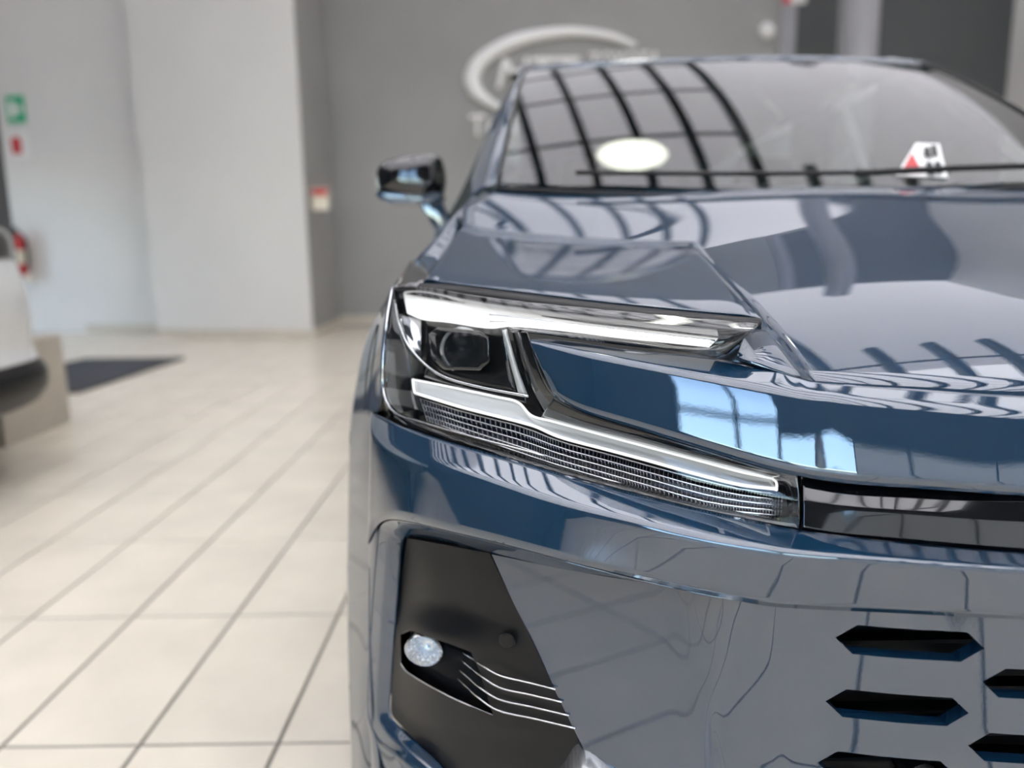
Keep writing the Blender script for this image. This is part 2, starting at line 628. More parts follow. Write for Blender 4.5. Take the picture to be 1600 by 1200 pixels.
# round lamp under the roof: shows in the windscreen
lamp = tag(empty('ceiling_lamp', (.76, 4.68, ZC - .35)), 'round bright ceiling lamp mirrored in the windscreen', 'ceiling lamp')
lathe('housing', [(.14, .26), (.2, .18), (.40, .06), (.42, .02), (.41, .01)], 'white_plastic', lamp, (0, 0, 0), seg=40)
lathe('diffuser', [(.24, .0), (.2, -.01), (0, -.015)], 'glow_lamp', lamp, (0, 0, 0), seg=40, cap=False)
lathe('reflector_ring', [(.24, .0), (.30, .008), (.41, .005)], 'glow_ring', lamp, (0, 0, 0), seg=40, cap=False)
tube('rod', [(0, 0, .2), (0, 0, .36)], .015, 'steel_beam', lamp)

# skirting tiles along the back walls
def skirting(name, a, b_, h, pitch=.303):
    a = np.array(a, float); b_ = np.array(b_, float)
    L = np.linalg.norm(b_ - a); n = max(1, round(L / pitch)); d = (b_ - a) / L
    nor = np.array([d[1], -d[0]])
    root = tag(empty(name, (*a, 0)), kind='structure')
    ang = math.atan2(d[1], d[0])
    me = None
    for i in range(n):
        if me is None:
            o = box('tile', (.002, -.012, 0), (L / n - .002, 0, h), 'skirting_tile', root, .001)
            me = o.data
        else:
            o = bpy.data.objects.new('tile', me); col.objects.link(o); o.parent = root
        c_ = d * (L / n * i)
        o.location = (c_[0], c_[1], 0)
        o.rotation_euler = (0, 0, ang)
    return root
skirting('baseboard_back', (PB[0] + .02, YB), (1.2, YB), .15)
skirting('baseboard_pier', PA, PB, .11)
skirting('baseboard_back_left', (-7.4, 10.66), (-4.45, 10.2), .11)
skirting('baseboard_pier_side', PB, (PB[0] + .02, YB), .11)

# dark wall panel, posts and column at the right of the back wall
o = box('wall_back_panel', (4.75, YB - .14, 0), (XR, YB, ZC), 'panel_dark'); tag(o, kind='structure')
o = box('trim_1', (3.55, YB - .05, 0), (3.75, YB, ZC), 'column_grey'); tag(o, kind='structure')
o = box('trim_2', (3.75, YB - .03, 0), (4.3, YB, ZC), 'panel_dark'); tag(o, kind='structure')
c1 = lathe('column', [(.21, 0), (.21, ZC)], 'column_grey', None, (4.05, 9.4, 0), seg=32)
tag(c1, kind='structure')
cxr = P(18, 340, 6.8)[0]
c2 = box('column', (cxr - .45, 6.4, 0), (cxr, 6.8, ZC), 'panel_dark')
tag(c2, kind='structure')
# ================================================================== the car
car = tag(empty('car'), 'glossy slate blue car with thin LED headlights filling the picture', 'car')
car_inv = Matrix.Translation((-X0, -3.0, 0))
bpy.context.view_layer.update()
_before = set(bpy.data.objects)

def cpts(rows, extra=None):
    return [np.asarray(r_) for r_ in rows]

def full(cols_left, centre):
    """half-car columns -> full width by mirroring"""
    L = [np.stack(c_) for c_ in cols_left]
    return L + [np.stack(centre)] + [np.stack([mx(p) for p in c_]) for c_ in L[::-1]]

# ---------------------------------------------------------------- hood
N_bot, N_top = Q(1300, 752, -.004), Q(1284, 622, -.004)
FRp = P(1190, 494, DH(1190, 494))
BR = P(1078, 382, 1.35)
BL = P(722, 350, 1.58)
R4 = P(722, 327, 1.67)
R5 = P(772, 295, 1.78)
ctr = [PX(X0, .694, 786), PX(X0, .715, 654), np.array([X0, .93, .985]), np.array([X0, 1.26, 1.085]), np.array([X0, 1.48, 1.137]), np.array([X0, 1.62, 1.164]), np.array([X0, 1.74, 1.183])]
left = [N_bot, N_top, FRp, BR, BL, R4, R5]
# one smooth crowned surface fitted through the edge of the hood and its centre line
_nose = [N_top, Q(1360, 628, -.005), Q(1450, 634, -.005), Q(1600, 644, -.005), ctr[1]]
_edge = [left[1] * (1 - t_) + left[2] * t_ + np.array([0, 0, .004]) for t_ in (.4, .75)] + left[2:]
_mid = [(a + b_) / 2 + np.array([0, 0, .006]) for a, b_ in zip(left[3:], ctr[3:])]
_pts = _edge + ctr[2:] + _nose + _mid
_wt = [4] * len(_edge) + [1] * len(ctr[2:]) + [14] * len(_nose) + [.5] * len(_mid)
def _basis(X, Y):
    w_ = (X - X0) ** 2; y = Y - 1.2
    return [1, y, y * y, y ** 3, y ** 4, w_, w_ * y, w_ * y * y, w_ * w_]
_wt = np.array(_wt, float)
_co = np.linalg.lstsq(np.array([_basis(p[0], p[1]) for p in _pts]) * _wt[:, None], np.array([p[2] for p in _pts]) * _wt, rcond=None)[0]
def hood_z(X, Y):
    return float(np.dot(_basis(X, Y), _co))
def on_hood(p, dy=0):
    return np.array([p[0], p[1] + dy, hood_z(p[0], p[1] + dy)])
def lines(pts, n):
    out = []
    for a, b_ in zip(pts[:-1], pts[1:]):
        for k in range(n):
            out.append(a + (b_ - a) * k / n)
    return np.stack(out + [pts[-1]])
BRh, BLh, FRh = on_hood(BR), on_hood(BL), on_hood(FRp)
nose_cols = []
for a, c_ in (([N_bot, N_top]), ([Q(1345, 757, -.005), Q(1340, 626.5, -.005)]), ([Q(1450, 764, -.005), Q(1450, 634, -.005)]), ([Q(1600, 774, -.005), Q(1600, 644, -.005)])):
    c_ = on_hood(c_)
    nose_cols.append([a, c_, on_hood(c_, .022)])
c_ = on_hood(ctr[1])
lb0 = nose_cols[0][2]
# blade between the two arms of the lamp: front face, crease, upper ledge
blade = []
for (xt, yt), (xb, yb), xk_yk, off in [((826, 531), (866, 619), (835, 528), .006), ((850, 536), (880, 628), (858, 529), .002), ((900, 547), (912, 644), (905, 535), 0),
                                        ((1000, 567), (1000, 671), (1000, 548), 0), ((1100, 587), (1100, 702), (1090, 556), 0),
                                        ((1200, 607), (1200, 732), None, .45), ((1255, 617), (1262, 746), None, .8), ((1284, 622), (1300, 752), None, 1)]:
    if xk_yk is None:
        kp = Q(1150, 561, .018) * (1 - off) + lb0 * off
        blade.append(np.stack([Q(xb, yb, -.004), Q(xt, yt, -.004), kp]))
        continue
    xk, yk = xk_yk
    blade.append(np.stack([Q(xb, yb, -.004 + off), Q(xt, yt, -.004 + off), P(xk, yk, D(xk, yk) + off + .03)]))
nose = loft_grid(full(blade[:-1] + nose_cols, [ctr[0], c_, on_hood(c_, .022)]), 10, .007, 6)
front_edge = nose[(len(blade) - 1) * 10:nose.shape[0] // 2 + 1, -1]
lb_ = lines([front_edge[0]] + [np.array(p) for p in left[2:]], 8)
cb_ = lines([front_edge[-1]] + [np.array(p) for p in ctr[2:]], 8)
half = []
nk = 28
for k in range(nk + 1):
    t_ = k / nk
    colp = lb_ * (1 - t_) + cb_ * t_
    i_ = t_ * (len(front_edge) - 1); i0 = min(int(i_), len(front_edge) - 2)
    fe = front_edge[i0] + (front_edge[i0 + 1] - front_edge[i0]) * (i_ - i0)
    # blend the front rows onto the curved nose line
    for j in range(9):
        g_ = 1 - j / 8
        colp[j] += g_ * (fe - (lb_[0] * (1 - t_) + cb_[0] * t_))
    half.append(np.stack([on_hood(p) for p in colp]))
hood_main = np.stack(half + [np.stack([mx(p) for p in h_]) for h_ in half[-2::-1]])
# raised side facet above the lamp
facet = []
for fl, fy, bl, by, bd, dz in [(655, 440, 717, 350, 1.585, -.012), (664, 437, 722, 350, 1.58, 0), (690, 440, 745, 351, 1.56, 0), (800, 453, 830, 359, 1.47, 0),
                              (950, 471, 930, 368, 1.35, 0), (1100, 486, 1030, 377, 1.25, 0), (1168, 492, 1078, 382, 1.20, 0), (1190, 494, 1080, 382.3, 1.198, 0)]:
    fd = DH(fl, fy)
    f_ = P(fl, fy, fd) + np.array([0, 0, dz]); tb = min(1, max(0, (bl - 722) / 356)) ; b_ = on_hood(BL * (1 - tb) + BR * tb) + np.array([-.006 if dz else 0, 0, dz])
    if fl == 1190: f_ = FRh
    facet.append(np.stack([f_ + np.array([0, .01, -.012]), f_, b_]))
facet = loft_grid(facet, 8, .004, 6)
lh = np.stack([on_hood(p) for p in lb_[:9]])[::-1]
ll = np.stack([Q(1168 - 18 * k / 8, 516 + 45 * k / 8, .012) for k in range(9)])
tri = np.stack([ll * (1 - k / 4) + lh * (k / 4) for k in range(5)])
def mg(G):
    H = G.copy(); H[..., 0] = 2 * X0 - H[..., 0]; return H
hood = sheet('hood', [hood_main, nose, facet, tri, mg(facet), mg(tri)], 'paint', car, thick=.002)
hood['label'] = 'slate blue bonnet with a creased nose blade and faceted shoulders'

# ---------------------------------------------------------------- bumper
A = []
for r0, r1, r2, o0, o1, o2 in [((600, 640), (598, 652), (596, 850), .22, .22, .22),
        ((580, 645), (578, 660), (574, 850), .03, .02, .02),
        ((596, 651), (586, 686), (585, 826), .03, .0, -.004), ((625, 665), (612, 704), (604, 812), .03, -.006, -.018), ((660, 677), (650, 717), (640, 815), .03, -.01, -.024), ((700, 690), (700, 733), (700, 829), .03, -.01, -.026),
        ((800, 718), (800, 763), (800, 853), .03, -.01, -.025), ((900, 747), (900, 792), (900, 880), .03, -.01, -.018), ((1000, 773), (1000, 818), (1000, 904), .03, -.01, -.004),
        ((1100, 797), (1100, 842), (1100, 928), .03, -.01, .002), ((1200, 818), (1200, 858), (1200, 947), .03, -.01, .003), ((1250, 828), (1250, 864), (1250, 951), .03, -.01, .003),
        ((1400, 846), (1400, 875), (1400, 958), .03, -.01, .003), ((1600, 863), (1600, 889), (1600, 968), .03, -.01, .003)]:
    A.append([B(*r0, o0), B(*r1, o1), B(*r2, o2)])
ctrA = [PX(X0, .692, 876), PX(X0, .652, 900), PX(X0, .665, 978)]
up_band = loft_grid(full(A, ctrA), 7, .007, 6)
# lower front: side facet and grille field
Crow = [[(768, 866, .045), (900, 893, .030), (1030, 914, .003), (1130, 934, .002), (1200, 947, .003)],
        [(829, 1000, .038), (930, 1000, .036), (1040, 1004, .028), (1130, 1010, .015), (1200, 1015, .0127)],
        [(875, 1095, .036), (960, 1097, .034), (1050, 1100, .030), (1130, 1103, .024), (1205, 1106, .0225)],
        [(907, 1160, .036), (980, 1172, .034), (1060, 1182, .032), (1135, 1192, .031), (1208, 1196, .030)],
        [(960, 1262, .046), (1010, 1264, .044), (1070, 1266, .042), (1140, 1268, .04), (1212, 1272, .04)],
        [(1000, 1420, .08), (1050, 1420, .08), (1100, 1420, .075), (1160, 1420, .07), (1225, 1420, .07)]]
side_cols = [[B(*Crow[r_][k]) for r_ in range(6)] for k in range(5)]
# the facet beside the lamp pocket is a flat plane; only its right edge rolls into the grille
_o = B(768, 866, .043); _n = np.cross(B(907, 1160, .036) - _o, B(1090, 1050, .024) - _o)
def on_plane(px, py):
    d = ray(px, py)
    return _c + d * (((_o - _c) @ _n) / (d @ _n))
for k in range(3):
    for r_ in range(5):
        side_cols[k][r_] = on_plane(*Crow[r_][k][:2])
    side_cols[k][5] = on_plane(Crow[5][k][0], 1400)
side_cols.insert(3, [on_plane(Crow[r_][2][0] + 45, Crow[r_][2][1] + .45 * (Crow[r_][3][1] - Crow[r_][2][1])) for r_ in range(6)])
for r_ in range(5):
    side_cols[4][r_] = side_cols[4][r_] * .6 + on_plane(*Crow[r_][3][:2]) * .4
side_cols[5][0] = B(1200, 943, .0045)
Gc = []
for px in (1200, 1230, 1300, 1400, 1500, 1600):
    k = (px - 1200) / 400
    Gc.append([B(px, 943 + 21 * k, .0045), B(px, 1015 + 20 * k, .0127), B(px + 5 * (1 - k), 1106 + 18 * k, .0225), B(px + 8 * (1 - k), 1196 + 16 * k, .030), B(px + 12 * (1 - k), 1272 + 10 * k, .04), B(px + 25 * (1 - k), 1420 + 5 * k, .07)])
ctrG = [PX(X0, .662 + o_, yy) for o_, yy in ((.003, 978), (.0127, 1044), (.0225, 1132), (.030, 1220), (.04, 1290), (.07, 1430))]
gr = loft_grid(full(side_cols + Gc[1:], ctrG), 8, None, 6, True)
# rim of the fog-lamp pocket: outer lip to inner edge
outer = [(1150, 937, .003), (1090, 926, .001), (1032, 913, .002), (900, 881, -.017), (800, 854, -.024), (700, 830, -.025), (640, 816, -.023), (606, 814, -.016), (592, 828, -.004), (586, 880, .004), (579, 980, .012), (575, 1060, .012), (576, 1120, .014), (588, 1152, .014), (640, 1192, .02), (720, 1250, .04)]
inner = [(1150, 939, .012), (1090, 929, .018), (1034, 915, .0), (900, 893, .030), (790, 871, .055), (705, 849, .06), (655, 839, .06), (640, 839, .06), (630, 850, .06), (625, 900, .06), (617, 990, .06), (611, 1070, .06), (610, 1116, .06), (624, 1134, .06), (680, 1186, .055), (745, 1250, .06)]
def inner_pt(b_):
    return on_plane(b_[0], b_[1]) if 850 < b_[0] < 1080 else B(*b_)
rim = np.stack([np.stack([B(a[0] + 2, a[1] - 1, a[2] + .004), B(*a), B(a[0] * .55 + b_[0] * .45, a[1] * .55 + b_[1] * .45, a[2] * .75 + b_[2] * .25) if b_[0] < 850 else B(*a) * .5 + inner_pt(b_) * .5, inner_pt(b_)]) for a, b_ in zip(outer, inner)])
rim = loft_grid(rim, 8, .006, 4)
# corner of the bumper beside the pocket, turning back to the wheel arch
cor = []
for yy, px, px2 in ((808, 586, 574), (845, 587, 574), (880, 586, 572), (980, 579, 570), (1060, 575, 568), (1120, 576, 570), (1160, 586, 574), (1220, 592, 578), (1290, 598, 584)):
    cor.append(np.stack([B(px + 2, yy, .014), P(px - 3, yy, Yp(px) + .02), P(px2 + 2, yy, Yp(px) + .06), P(px2 + 10, yy, Yp(px) + .2)]))
cor = loft_grid(cor, 5, None, 5, True)
low = []
for x_, y_, o_ in ((577, 1120, .013), (588, 1152, .014), (612, 1172, .017), (640, 1192, .02), (720, 1250, .04), (800, 1290, .045)):
    p = B(x_, y_, o_)
    low.append(np.stack([p, p + np.array([0, .004, -.05]), p + np.array([.01, .05, -.13])]))
low = loft_grid(low, 6, .015, 4)
bump = sheet('front_bumper', [up_band, rim, cor, low, mg(rim), mg(cor), mg(low)], 'paint', car, thick=.002)
bump['label'] = 'slate blue front bumper with a sharp upper ledge and recessed lamp pocket'
grille = sheet('grille_panel', [gr], 'paint', car, thick=.016)
# hexagonal air openings cut through the grille panel
cut_V, cut_F = [], []
h1 = P(1420, 1005, .703); h2 = P(1431, 1108, .713)
dz = h1[2] - h2[2]
hp = (X0 - h1[0]) / 2
for s_ in (-2, -1, 0, 1, 2):
    cx = X0 + s_ * hp
    for j in range(4):
        cz = h1[2] - dz * j - (dz * .5 if s_ % 2 else 0)
        hw, hh, e = .0675, .0175, .018
        pts = [(cx - hw, cz), (cx - hw + e, cz + hh), (cx + hw - e, cz + hh), (cx + hw, cz), (cx + hw - e, cz - hh), (cx - hw + e, cz - hh)]
        n0 = len(cut_V)
        cut_V += [(x, .5, z) for x, z in pts] + [(x, .9, z) for x, z in pts]
        cut_F += [tuple(n0 + i for i in range(6)), tuple(n0 + 11 - i for i in range(6))]
        cut_F += [(n0 + i, n0 + 6 + i, n0 + 6 + (i + 1) % 6, n0 + (i + 1) % 6) for i in range(6)]
def cutter(V, Fc):
    o = from_verts('cutter', V, Fc, None, None, False)
    bm = bmesh.new(); bm.from_mesh(o.data)
    bmesh.ops.recalc_face_normals(bm, faces=bm.faces)
    bm.to_mesh(o.data); bm.free()
    return o
def boolean(o, cut):
    b_ = o.modifiers.new('cut', 'BOOLEAN')
    b_.object = cut
    b_.operation = 'DIFFERENCE'
    b_.solver = 'EXACT'
    bpy.context.view_layer.update()
    bake(o)
    bpy.data.objects.remove(cut)
    o.data.polygons.foreach_set('use_smooth', [True] * len(o.data.polygons))
    o.data.set_sharp_from_angle(angle=math.radians(30))
boolean(grille, cutter(cut_V, cut_F))
# dark cavity and air-guide slats behind the openings
back = np.stack([np.stack([np.array([x, .82, z]) for z in (.30, .79)]) for x in (.26, X0, 2 * X0 - .26)])
sheet('grille_backing', back, 'rubber', car, thick=.004)
for z in np.arange(.38, .74, .028):
    box('guide_slat', (X0 - .38, .765, z), (X0 + .38, .785, z + .004), 'satin_black', car)
# round distance sensor in the lowest visible opening
sp = P(1436, 1208, .738)
lathe('sensor', [(.0, -.012), (.013, -.012), (.0165, -.008), (.0165, .03)], 'satin_black', car, tuple(sp), (0, 1, 0), 28)

# ---------------------------------------------------------------- gloss black bar between the lamps
bar = []
for t_, m_, b_ in (((1252, 745), (1252, 783), (1252, 828)), ((1300, 754), (1300, 790), (1300, 838)), ((1400, 761), (1400, 799), (1400, 847)), ((1600, 774), (1600, 814), (1600, 864))):
    bar.append([Q(*t_, .018), Q(*m_, .012), Q(*b_, .005)])
ctrB = [PX(X0, .712, 786), PX(X0, .706, 826), PX(X0, .704, 878)]
sheet('grille_bar', loft_grid(full(bar, ctrB), 8, .003, 5), 'gloss_black', car, thick=.004)

# ---------------------------------------------------------------- headlights
def headlight(parent_car):
    pass
def ribbon(name, top, bot, offs, mat, parent, n=10, rad=.002, thick=.0015, nj=3, mirror=None, mids=0, fn=Q):
    """strip between two picked edge lines; offs = depth offsets from top to bottom row"""
    top = np.asarray(top, float); bot = np.asarray(bot, float)
    k = len(offs)
    cols = []
    for a, b_ in zip(top, bot):
        c_ = []
        for j, o_ in enumerate(offs):
            s = j / (k - 1)
            p = a * (1 - s) + b_ * s
            c_.append(fn(p[0], p[1], o_))
        cols.append(np.stack(c_))
    return sheet(name, loft_grid(cols, n, rad, nj), mat, parent, thick=thick, mirror=mirror)

hl = sheet('headlight', loft_grid([[Q(612, 449, .05), Q(602, 530, .055), Q(597, 600, .055), Q(604, 648, .05)],
        [Q(700, 455, .06), Q(700, 530, .07), Q(700, 610, .07), Q(700, 688, .05)],
        [Q(830, 474, .06), Q(850, 560, .07), Q(866, 640, .07), Q(840, 728, .05)],
        [Q(1000, 492, .06), Q(1000, 580, .07), Q(1000, 680, .07), Q(1000, 771, .05)],
        [Q(1175, 508, .06), Q(1175, 600, .07), Q(1200, 720, .07), Q(1200, 815, .05)],
        [Q(1190, 510, .065), Q(1200, 620, .07), Q(1246, 742, .06), Q(1249, 826, .04)]], 6, None, 4, True), 'lamp_black', car, thick=.003)
hl['label'] = 'LED headlight with two silver light arms round a dark projector'

# black glossy frame: border strips just under the clear cover
def strip(name, top, bot, offs, mat, **kw):
    return ribbon(name, top, bot, offs, mat, hl, **kw)
strip('frame', [(613, 449), (660, 449), (742, 462), (830, 473), (1000, 490), (1120, 501), (1184, 507)],
      [(622, 458), (661, 459), (742, 477), (830, 491), (1000, 512), (1120, 526), (1160, 530)], [.006, .010, .046], 'gloss_black')
strip('frame', [(787, 508), (830, 513), (970, 528), (1108, 542), (1140, 528), (1184, 507)],
      [(812, 519), (840, 522), (970, 540), (1080, 552), (1128, 557), (1166, 524)], [.016, .006, .012], 'gloss_black')
strip('frame', [(800, 518), (806, 545), (818, 580), (830, 612), (850, 650)], [(824, 519), (832, 545), (843, 580), (862, 614), (900, 640)], [.024, .008, .004], 'gloss_black')
strip('frame', [(866, 620), (912, 645), (1000, 672), (1100, 703), (1200, 733), (1246, 742)],
      [(845, 652), (905, 668), (1000, 693), (1100, 720), (1200, 745), (1242, 752)], [.004, .008, .032], 'gloss_black')
strip('frame', [(613, 449), (604, 500), (599, 550), (597, 600), (601, 632), (612, 652)],
      [(620, 468), (623, 505), (636, 548), (640, 585), (644, 612), (652, 640)], [.004, .010, .024], 'gloss_black')
strip('frame', [(601, 630), (640, 655), (700, 676), (800, 706), (900, 736), (1000, 762), (1100, 788), (1200, 806), (1246, 812)],
      [(606, 650), (640, 668), (700, 689), (800, 718), (900, 746), (1000, 772), (1100, 796), (1200, 817), (1248, 826)], [.016, .008, .006], 'gloss_black')
strip('frame', [(1206, 744), (1224, 762), (1230, 800), (1226, 812)], [(1244, 742), (1247, 765), (1248, 800), (1248, 824)], [.02, .012, .006], 'gloss_black', n=4)
# upper light arm
ut = [(630, 458), (661, 464), (700, 470), (765, 481), (820, 490), (900, 502), (970, 511), (1060, 521), (1122, 528)]
ub = [(636, 489), (661, 499), (700, 503), (765, 512), (800, 509), (900, 518), (970, 527), (1060, 536), (1108, 541)]
strip('light_arm', ut, ub, [.044, .032, .016, .010], 'light_guide', rad=.003)
for k in (.35, .7):
    tube('light_line', [Q(a[0] * (1 - k) + b_[0] * k, a[1] * (1 - k) + b_[1] * k, .040 - .034 * k) for a, b_ in list(zip(ut, ub))[3:]], .0012, 'chrome', hl, 6)
# chrome sweep down the outer side
sweep = [(617, 470), (624, 508), (641, 544), (666, 571), (697, 590), (742, 603), (786, 612), (826, 619)]
tube('chrome_sweep', [Q(x, y, .010) for x, y in sweep], .0017, 'chrome', hl, 8)
strip('chrome_reflector', [(624, 490), (628, 512), (642, 541), (656, 562)], [(658, 500), (658, 525), (659, 550), (659, 565)], [.012, .022, .034], 'reflector', n=5)
tube('cover_edge', [Q(x, y, .0) for x, y in [(613, 450), (604, 505), (599, 560), (599, 610), (612, 640), (660, 660), (740, 683), (850, 712)]], .0016, 'chrome', hl, 6)
# projector: dark recess, bevelled hexagonal bezel, glass lens
strip('projector_box', [(659, 500), (700, 506), (765, 513), (786, 514)], [(660, 566), (705, 590), (770, 606), (806, 612)], [.05, .062, .05], 'lamp_black', n=4)
hexo = [(670, 522), (684, 511), (751, 517), (764, 527), (764, 566), (750, 579), (693, 578), (674, 560)]
hexi = [(680, 526), (690, 518), (747, 523), (756, 531), (756, 562), (745, 573), (698, 572), (683, 556)]
ring = [np.stack([Q(a[0], a[1], .046), Q(a[0], a[1], .030), Q(b_[0], b_[1], .028), Q(b_[0], b_[1], .052)]) for a, b_ in zip(hexo + hexo[:1], hexi + hexi[:1])]
ring = np.stack([fillet(c_, .002, 2, 2) for c_ in ring])
bz = sheet('projector_bezel', ring, 'gloss_black', hl, thick=.001)
pc = Q(724, 547, .058)
axis = np.array([-.22, -1, 0]); axis = axis / np.linalg.norm(axis)
R_ = 33 / 1200 * (pc[1])
lathe('projector_lens', [(0, R_ * .75), (R_ * .3, R_ * .71), (R_ * .6, R_ * .56), (R_ * .85, R_ * .32), (R_, 0)], 'projector_clear', hl, tuple(pc), tuple(axis), 40, cap=False)
lathe('projector_ring', [(R_ * 1.0, -.002), (R_ * 1.13, -.002), (R_ * 1.13, .003), (R_ * 1.02, .004)], 'silver', hl, tuple(pc), tuple(axis), 40, cap=False)
lathe('projector_reflector', [(R_ * .98, -.008), (R_ * .8, -.022), (R_ * .45, -.034), (0, -.038)], 'lamp_smoke', hl, tuple(pc), tuple(axis), 24, cap=False)
for dx, dz_, rr in ((-.3, .1, .26), (.25, -.25, .22), (.1, .35, .18)):
    lathe('diode', [(0, .004), (R_ * rr * .7, .003), (R_ * rr, 0)], 'silver', hl, tuple(pc + axis * -.02 + np.array([dx * R_, 0, dz_ * R_])), tuple(axis), 12, cap=False)
# slim upright light beside the projector, small second lens below
strip('upright_light', [(784, 516), (790, 540), (799, 575), (810, 616)], [(792, 514), (799, 540), (810, 577), (825, 618)], [.02, .014, .014, .02], 'frosted', n=5)
strip('lower_trim', [(668, 572), (700, 591), (745, 603), (800, 614), (822, 619)], [(660, 588), (700, 600), (745, 612), (800, 625), (822, 630)], [.03, .03], 'gloss_black')
# lower light arm
lt = [(645, 593), (720, 608), (775, 620), (810, 629), (830, 649), (862, 658), (950, 682), (1010, 698), (1100, 722), (1160, 738), (1206, 747)]
lb = [(648, 614), (720, 636), (775, 650), (818, 661), (838, 667), (872, 682), (950, 703), (1010, 719), (1100, 744), (1160, 758), (1212, 764)]
strip('light_arm', lt, lb, [.034, .028, .022, .016, .012, .010], 'frosted', rad=.0015, n=6)
tube('light_line', np.stack([Q(x, y, .028) for x, y in lt]), .0015, 'light_guide', hl, 6)
tube('light_line', np.stack([Q(x, y, .008) for x, y in lb]), .0018, 'light_guide', hl, 6)
tube('light_line', np.stack([Q(645, 593, .028), Q(646, 604, .018), Q(648, 614, .008)]), .0016, 'light_guide', hl, 6)
tube('light_line', np.stack([Q(1206, 747, .028), Q(1213, 754, .018), Q(1213, 766, .008)]), .0016, 'light_guide', hl, 6)
# ribbed indicator below it
st = [(657, 622), (720, 642), (818, 667), (872, 688), (950, 709), (1010, 726), (1100, 750), (1160, 764), (1222, 772)]
sb = [(668, 658), (728, 679), (824, 712), (877, 729), (953, 751), (1012, 768), (1100, 793), (1160, 801), (1220, 806)]
strip('indicator', st, sb, [.030, .034, .034, .026], 'lamp_smoke', n=6)
stc = catmull(np.array(st, float), 13); sbc = catmull(np.array(sb, float), 13)
for k in (.02, .27, .52, .77, .98):
    tube('indicator_blade', np.stack([Q(*(a * (1 - k) + b_ * k), .016) for a, b_ in zip(stc[::6], sbc[::6])]), .0010, 'chrome', hl, 6, 1)
rV, rF = [], []
for a, b_ in zip(stc, sbc):
    V_, F_ = tube_mesh([Q(*(a * (1 - k) + b_ * k), .020 + .004 * math.sin(k * 12.56)) for k in np.linspace(0, 1, 7)], .0009, 4)
    n0 = len(rV); rV += V_; rF += [tuple(i + n0 for i in f) for f in F_]
o = from_verts('indicator_ribs', rV, rF, 'lens_clear', hl); o['kind'] = 'stuff'
o.data.materials[0] = M['rib_grey']
# clear outer cover: upper arm, outer block, lower arm
top1 = [(611, 448), (660, 448), (742, 461), (822, 472), (1000, 489), (1120, 500), (1184, 506)]
bot1 = [(603, 530), (660, 530), (742, 524), (822, 519), (1000, 544), (1120, 556), (1166, 523)]
top2 = [(603, 530), (660, 530), (742, 524), (822, 519)]
bot2 = [(597, 605), (660, 612), (760, 614), (866, 619)]
top3 = [(597, 605), (660, 612), (760, 614), (866, 619), (1000, 672), (1100, 703), (1200, 733), (1246, 742)]
bot3 = [(606, 650), (680, 682), (770, 709), (880, 741), (1000, 772), (1100, 796), (1200, 817), (1248, 826)]
cg = []
for T, Bt in ((top1, bot1), (top2, bot2), (top3, bot3)):
    cg.append(loft_grid([np.stack([Q(*a, .0), Q((a[0] + b_[0]) / 2, (a[1] + b_[1]) / 2, -.004), Q(*b_, .0)]) for a, b_ in zip(T, Bt)], 8, None, 4, True))
sheet('clear_cover', cg, 'lens_clear', hl, thick=0)
# second lamp: mirror image
hl2 = mirrored(hl, car)
for ch in list(hl.children):
    mirrored(ch, hl2)

# ---------------------------------------------------------------- fog-lamp pocket
Lr = [(636, 841), (628, 890), (622, 945), (618, 990), (613, 1055), (610, 1116), (640, 1148), (690, 1196), (750, 1255)]
Rr = [(765, 864), (790, 917), (812, 962), (832, 1003), (866, 1075), (899, 1143), (906, 1163), (878, 1198), (850, 1255)]
Of = [[.062, .058, .052, .048], [.068, .055, .050, .046], [.068, .056, .050, .045], [.056, .026, .038, .042], [.058, .044, .040, .040], [.060, .050, .042, .040], [.060, .051, .044, .041], [.058, .052, .046, .044], [.06, .056, .05, .05]]
bzg = []
for t_ in range(4):
    k = (0, .28, .66, 1)[t_]
    bzg.append(np.stack([B(l[0] * (1 - k) + r_[0] * k, l[1] * (1 - k) + r_[1] * k, of[t_]) for l, r_, of in zip(Lr, Rr, Of)]))
bezel = sheet('fog_bezel', loft_grid(bzg, 10, .014, 4), 'satin_black', car, thick=.006)
op = [(626, 992), (640, 985), (700, 1005), (736, 1019), (750, 1050), (760, 1085), (771, 1118), (700, 1088), (640, 1054), (627, 1036)]
cV = [P(x, y, .80) for x, y in op] + [P(x, y, 1.05) for x, y in op]
n_ = len(op)
cF = [tuple(range(n_)), tuple(range(2 * n_ - 1, n_ - 1, -1))] + [(i, i + n_, (i + 1) % n_ + n_, (i + 1) % n_) for i in range(n_)]
boolean(bezel, cutter(cV, cF))
cen = np.mean(np.array(op), axis=0)
bucket = []
for x, y in op + op[:1]:
    bx_, by_ = cen + (np.array([x, y]) - cen) * .8
    bucket.append(np.stack([B(x, y, .048), B(x + (x < 700) * 2, y, .07), B(bx_, by_, .10), B(*cen, .11)]))
sheet('lamp_bucket', np.stack(bucket), 'gloss_black', bezel, thick=.001)
tube('bucket_edge', [B(x, y, .043) for x, y in ((626, 1036), (632, 1046), (645, 1056), (700, 1087), (740, 1105), (771, 1118))], .0009, 'silver', bezel, 6)
fc = B(664, 1014, .052)
fax = np.array([-.25, -1, .08]); fax = fax / np.linalg.norm(fax)
fR = 34 / 1200 * fc[1]
fog = lathe('fog_lamp', [(fR, -.012), (fR, .006), (fR * .93, .008), (fR * .9, .004), (fR * .5, -.012), (0, -.016)], 'fog_reflector', car, tuple(fc), tuple(fax), 36, (1, .82))
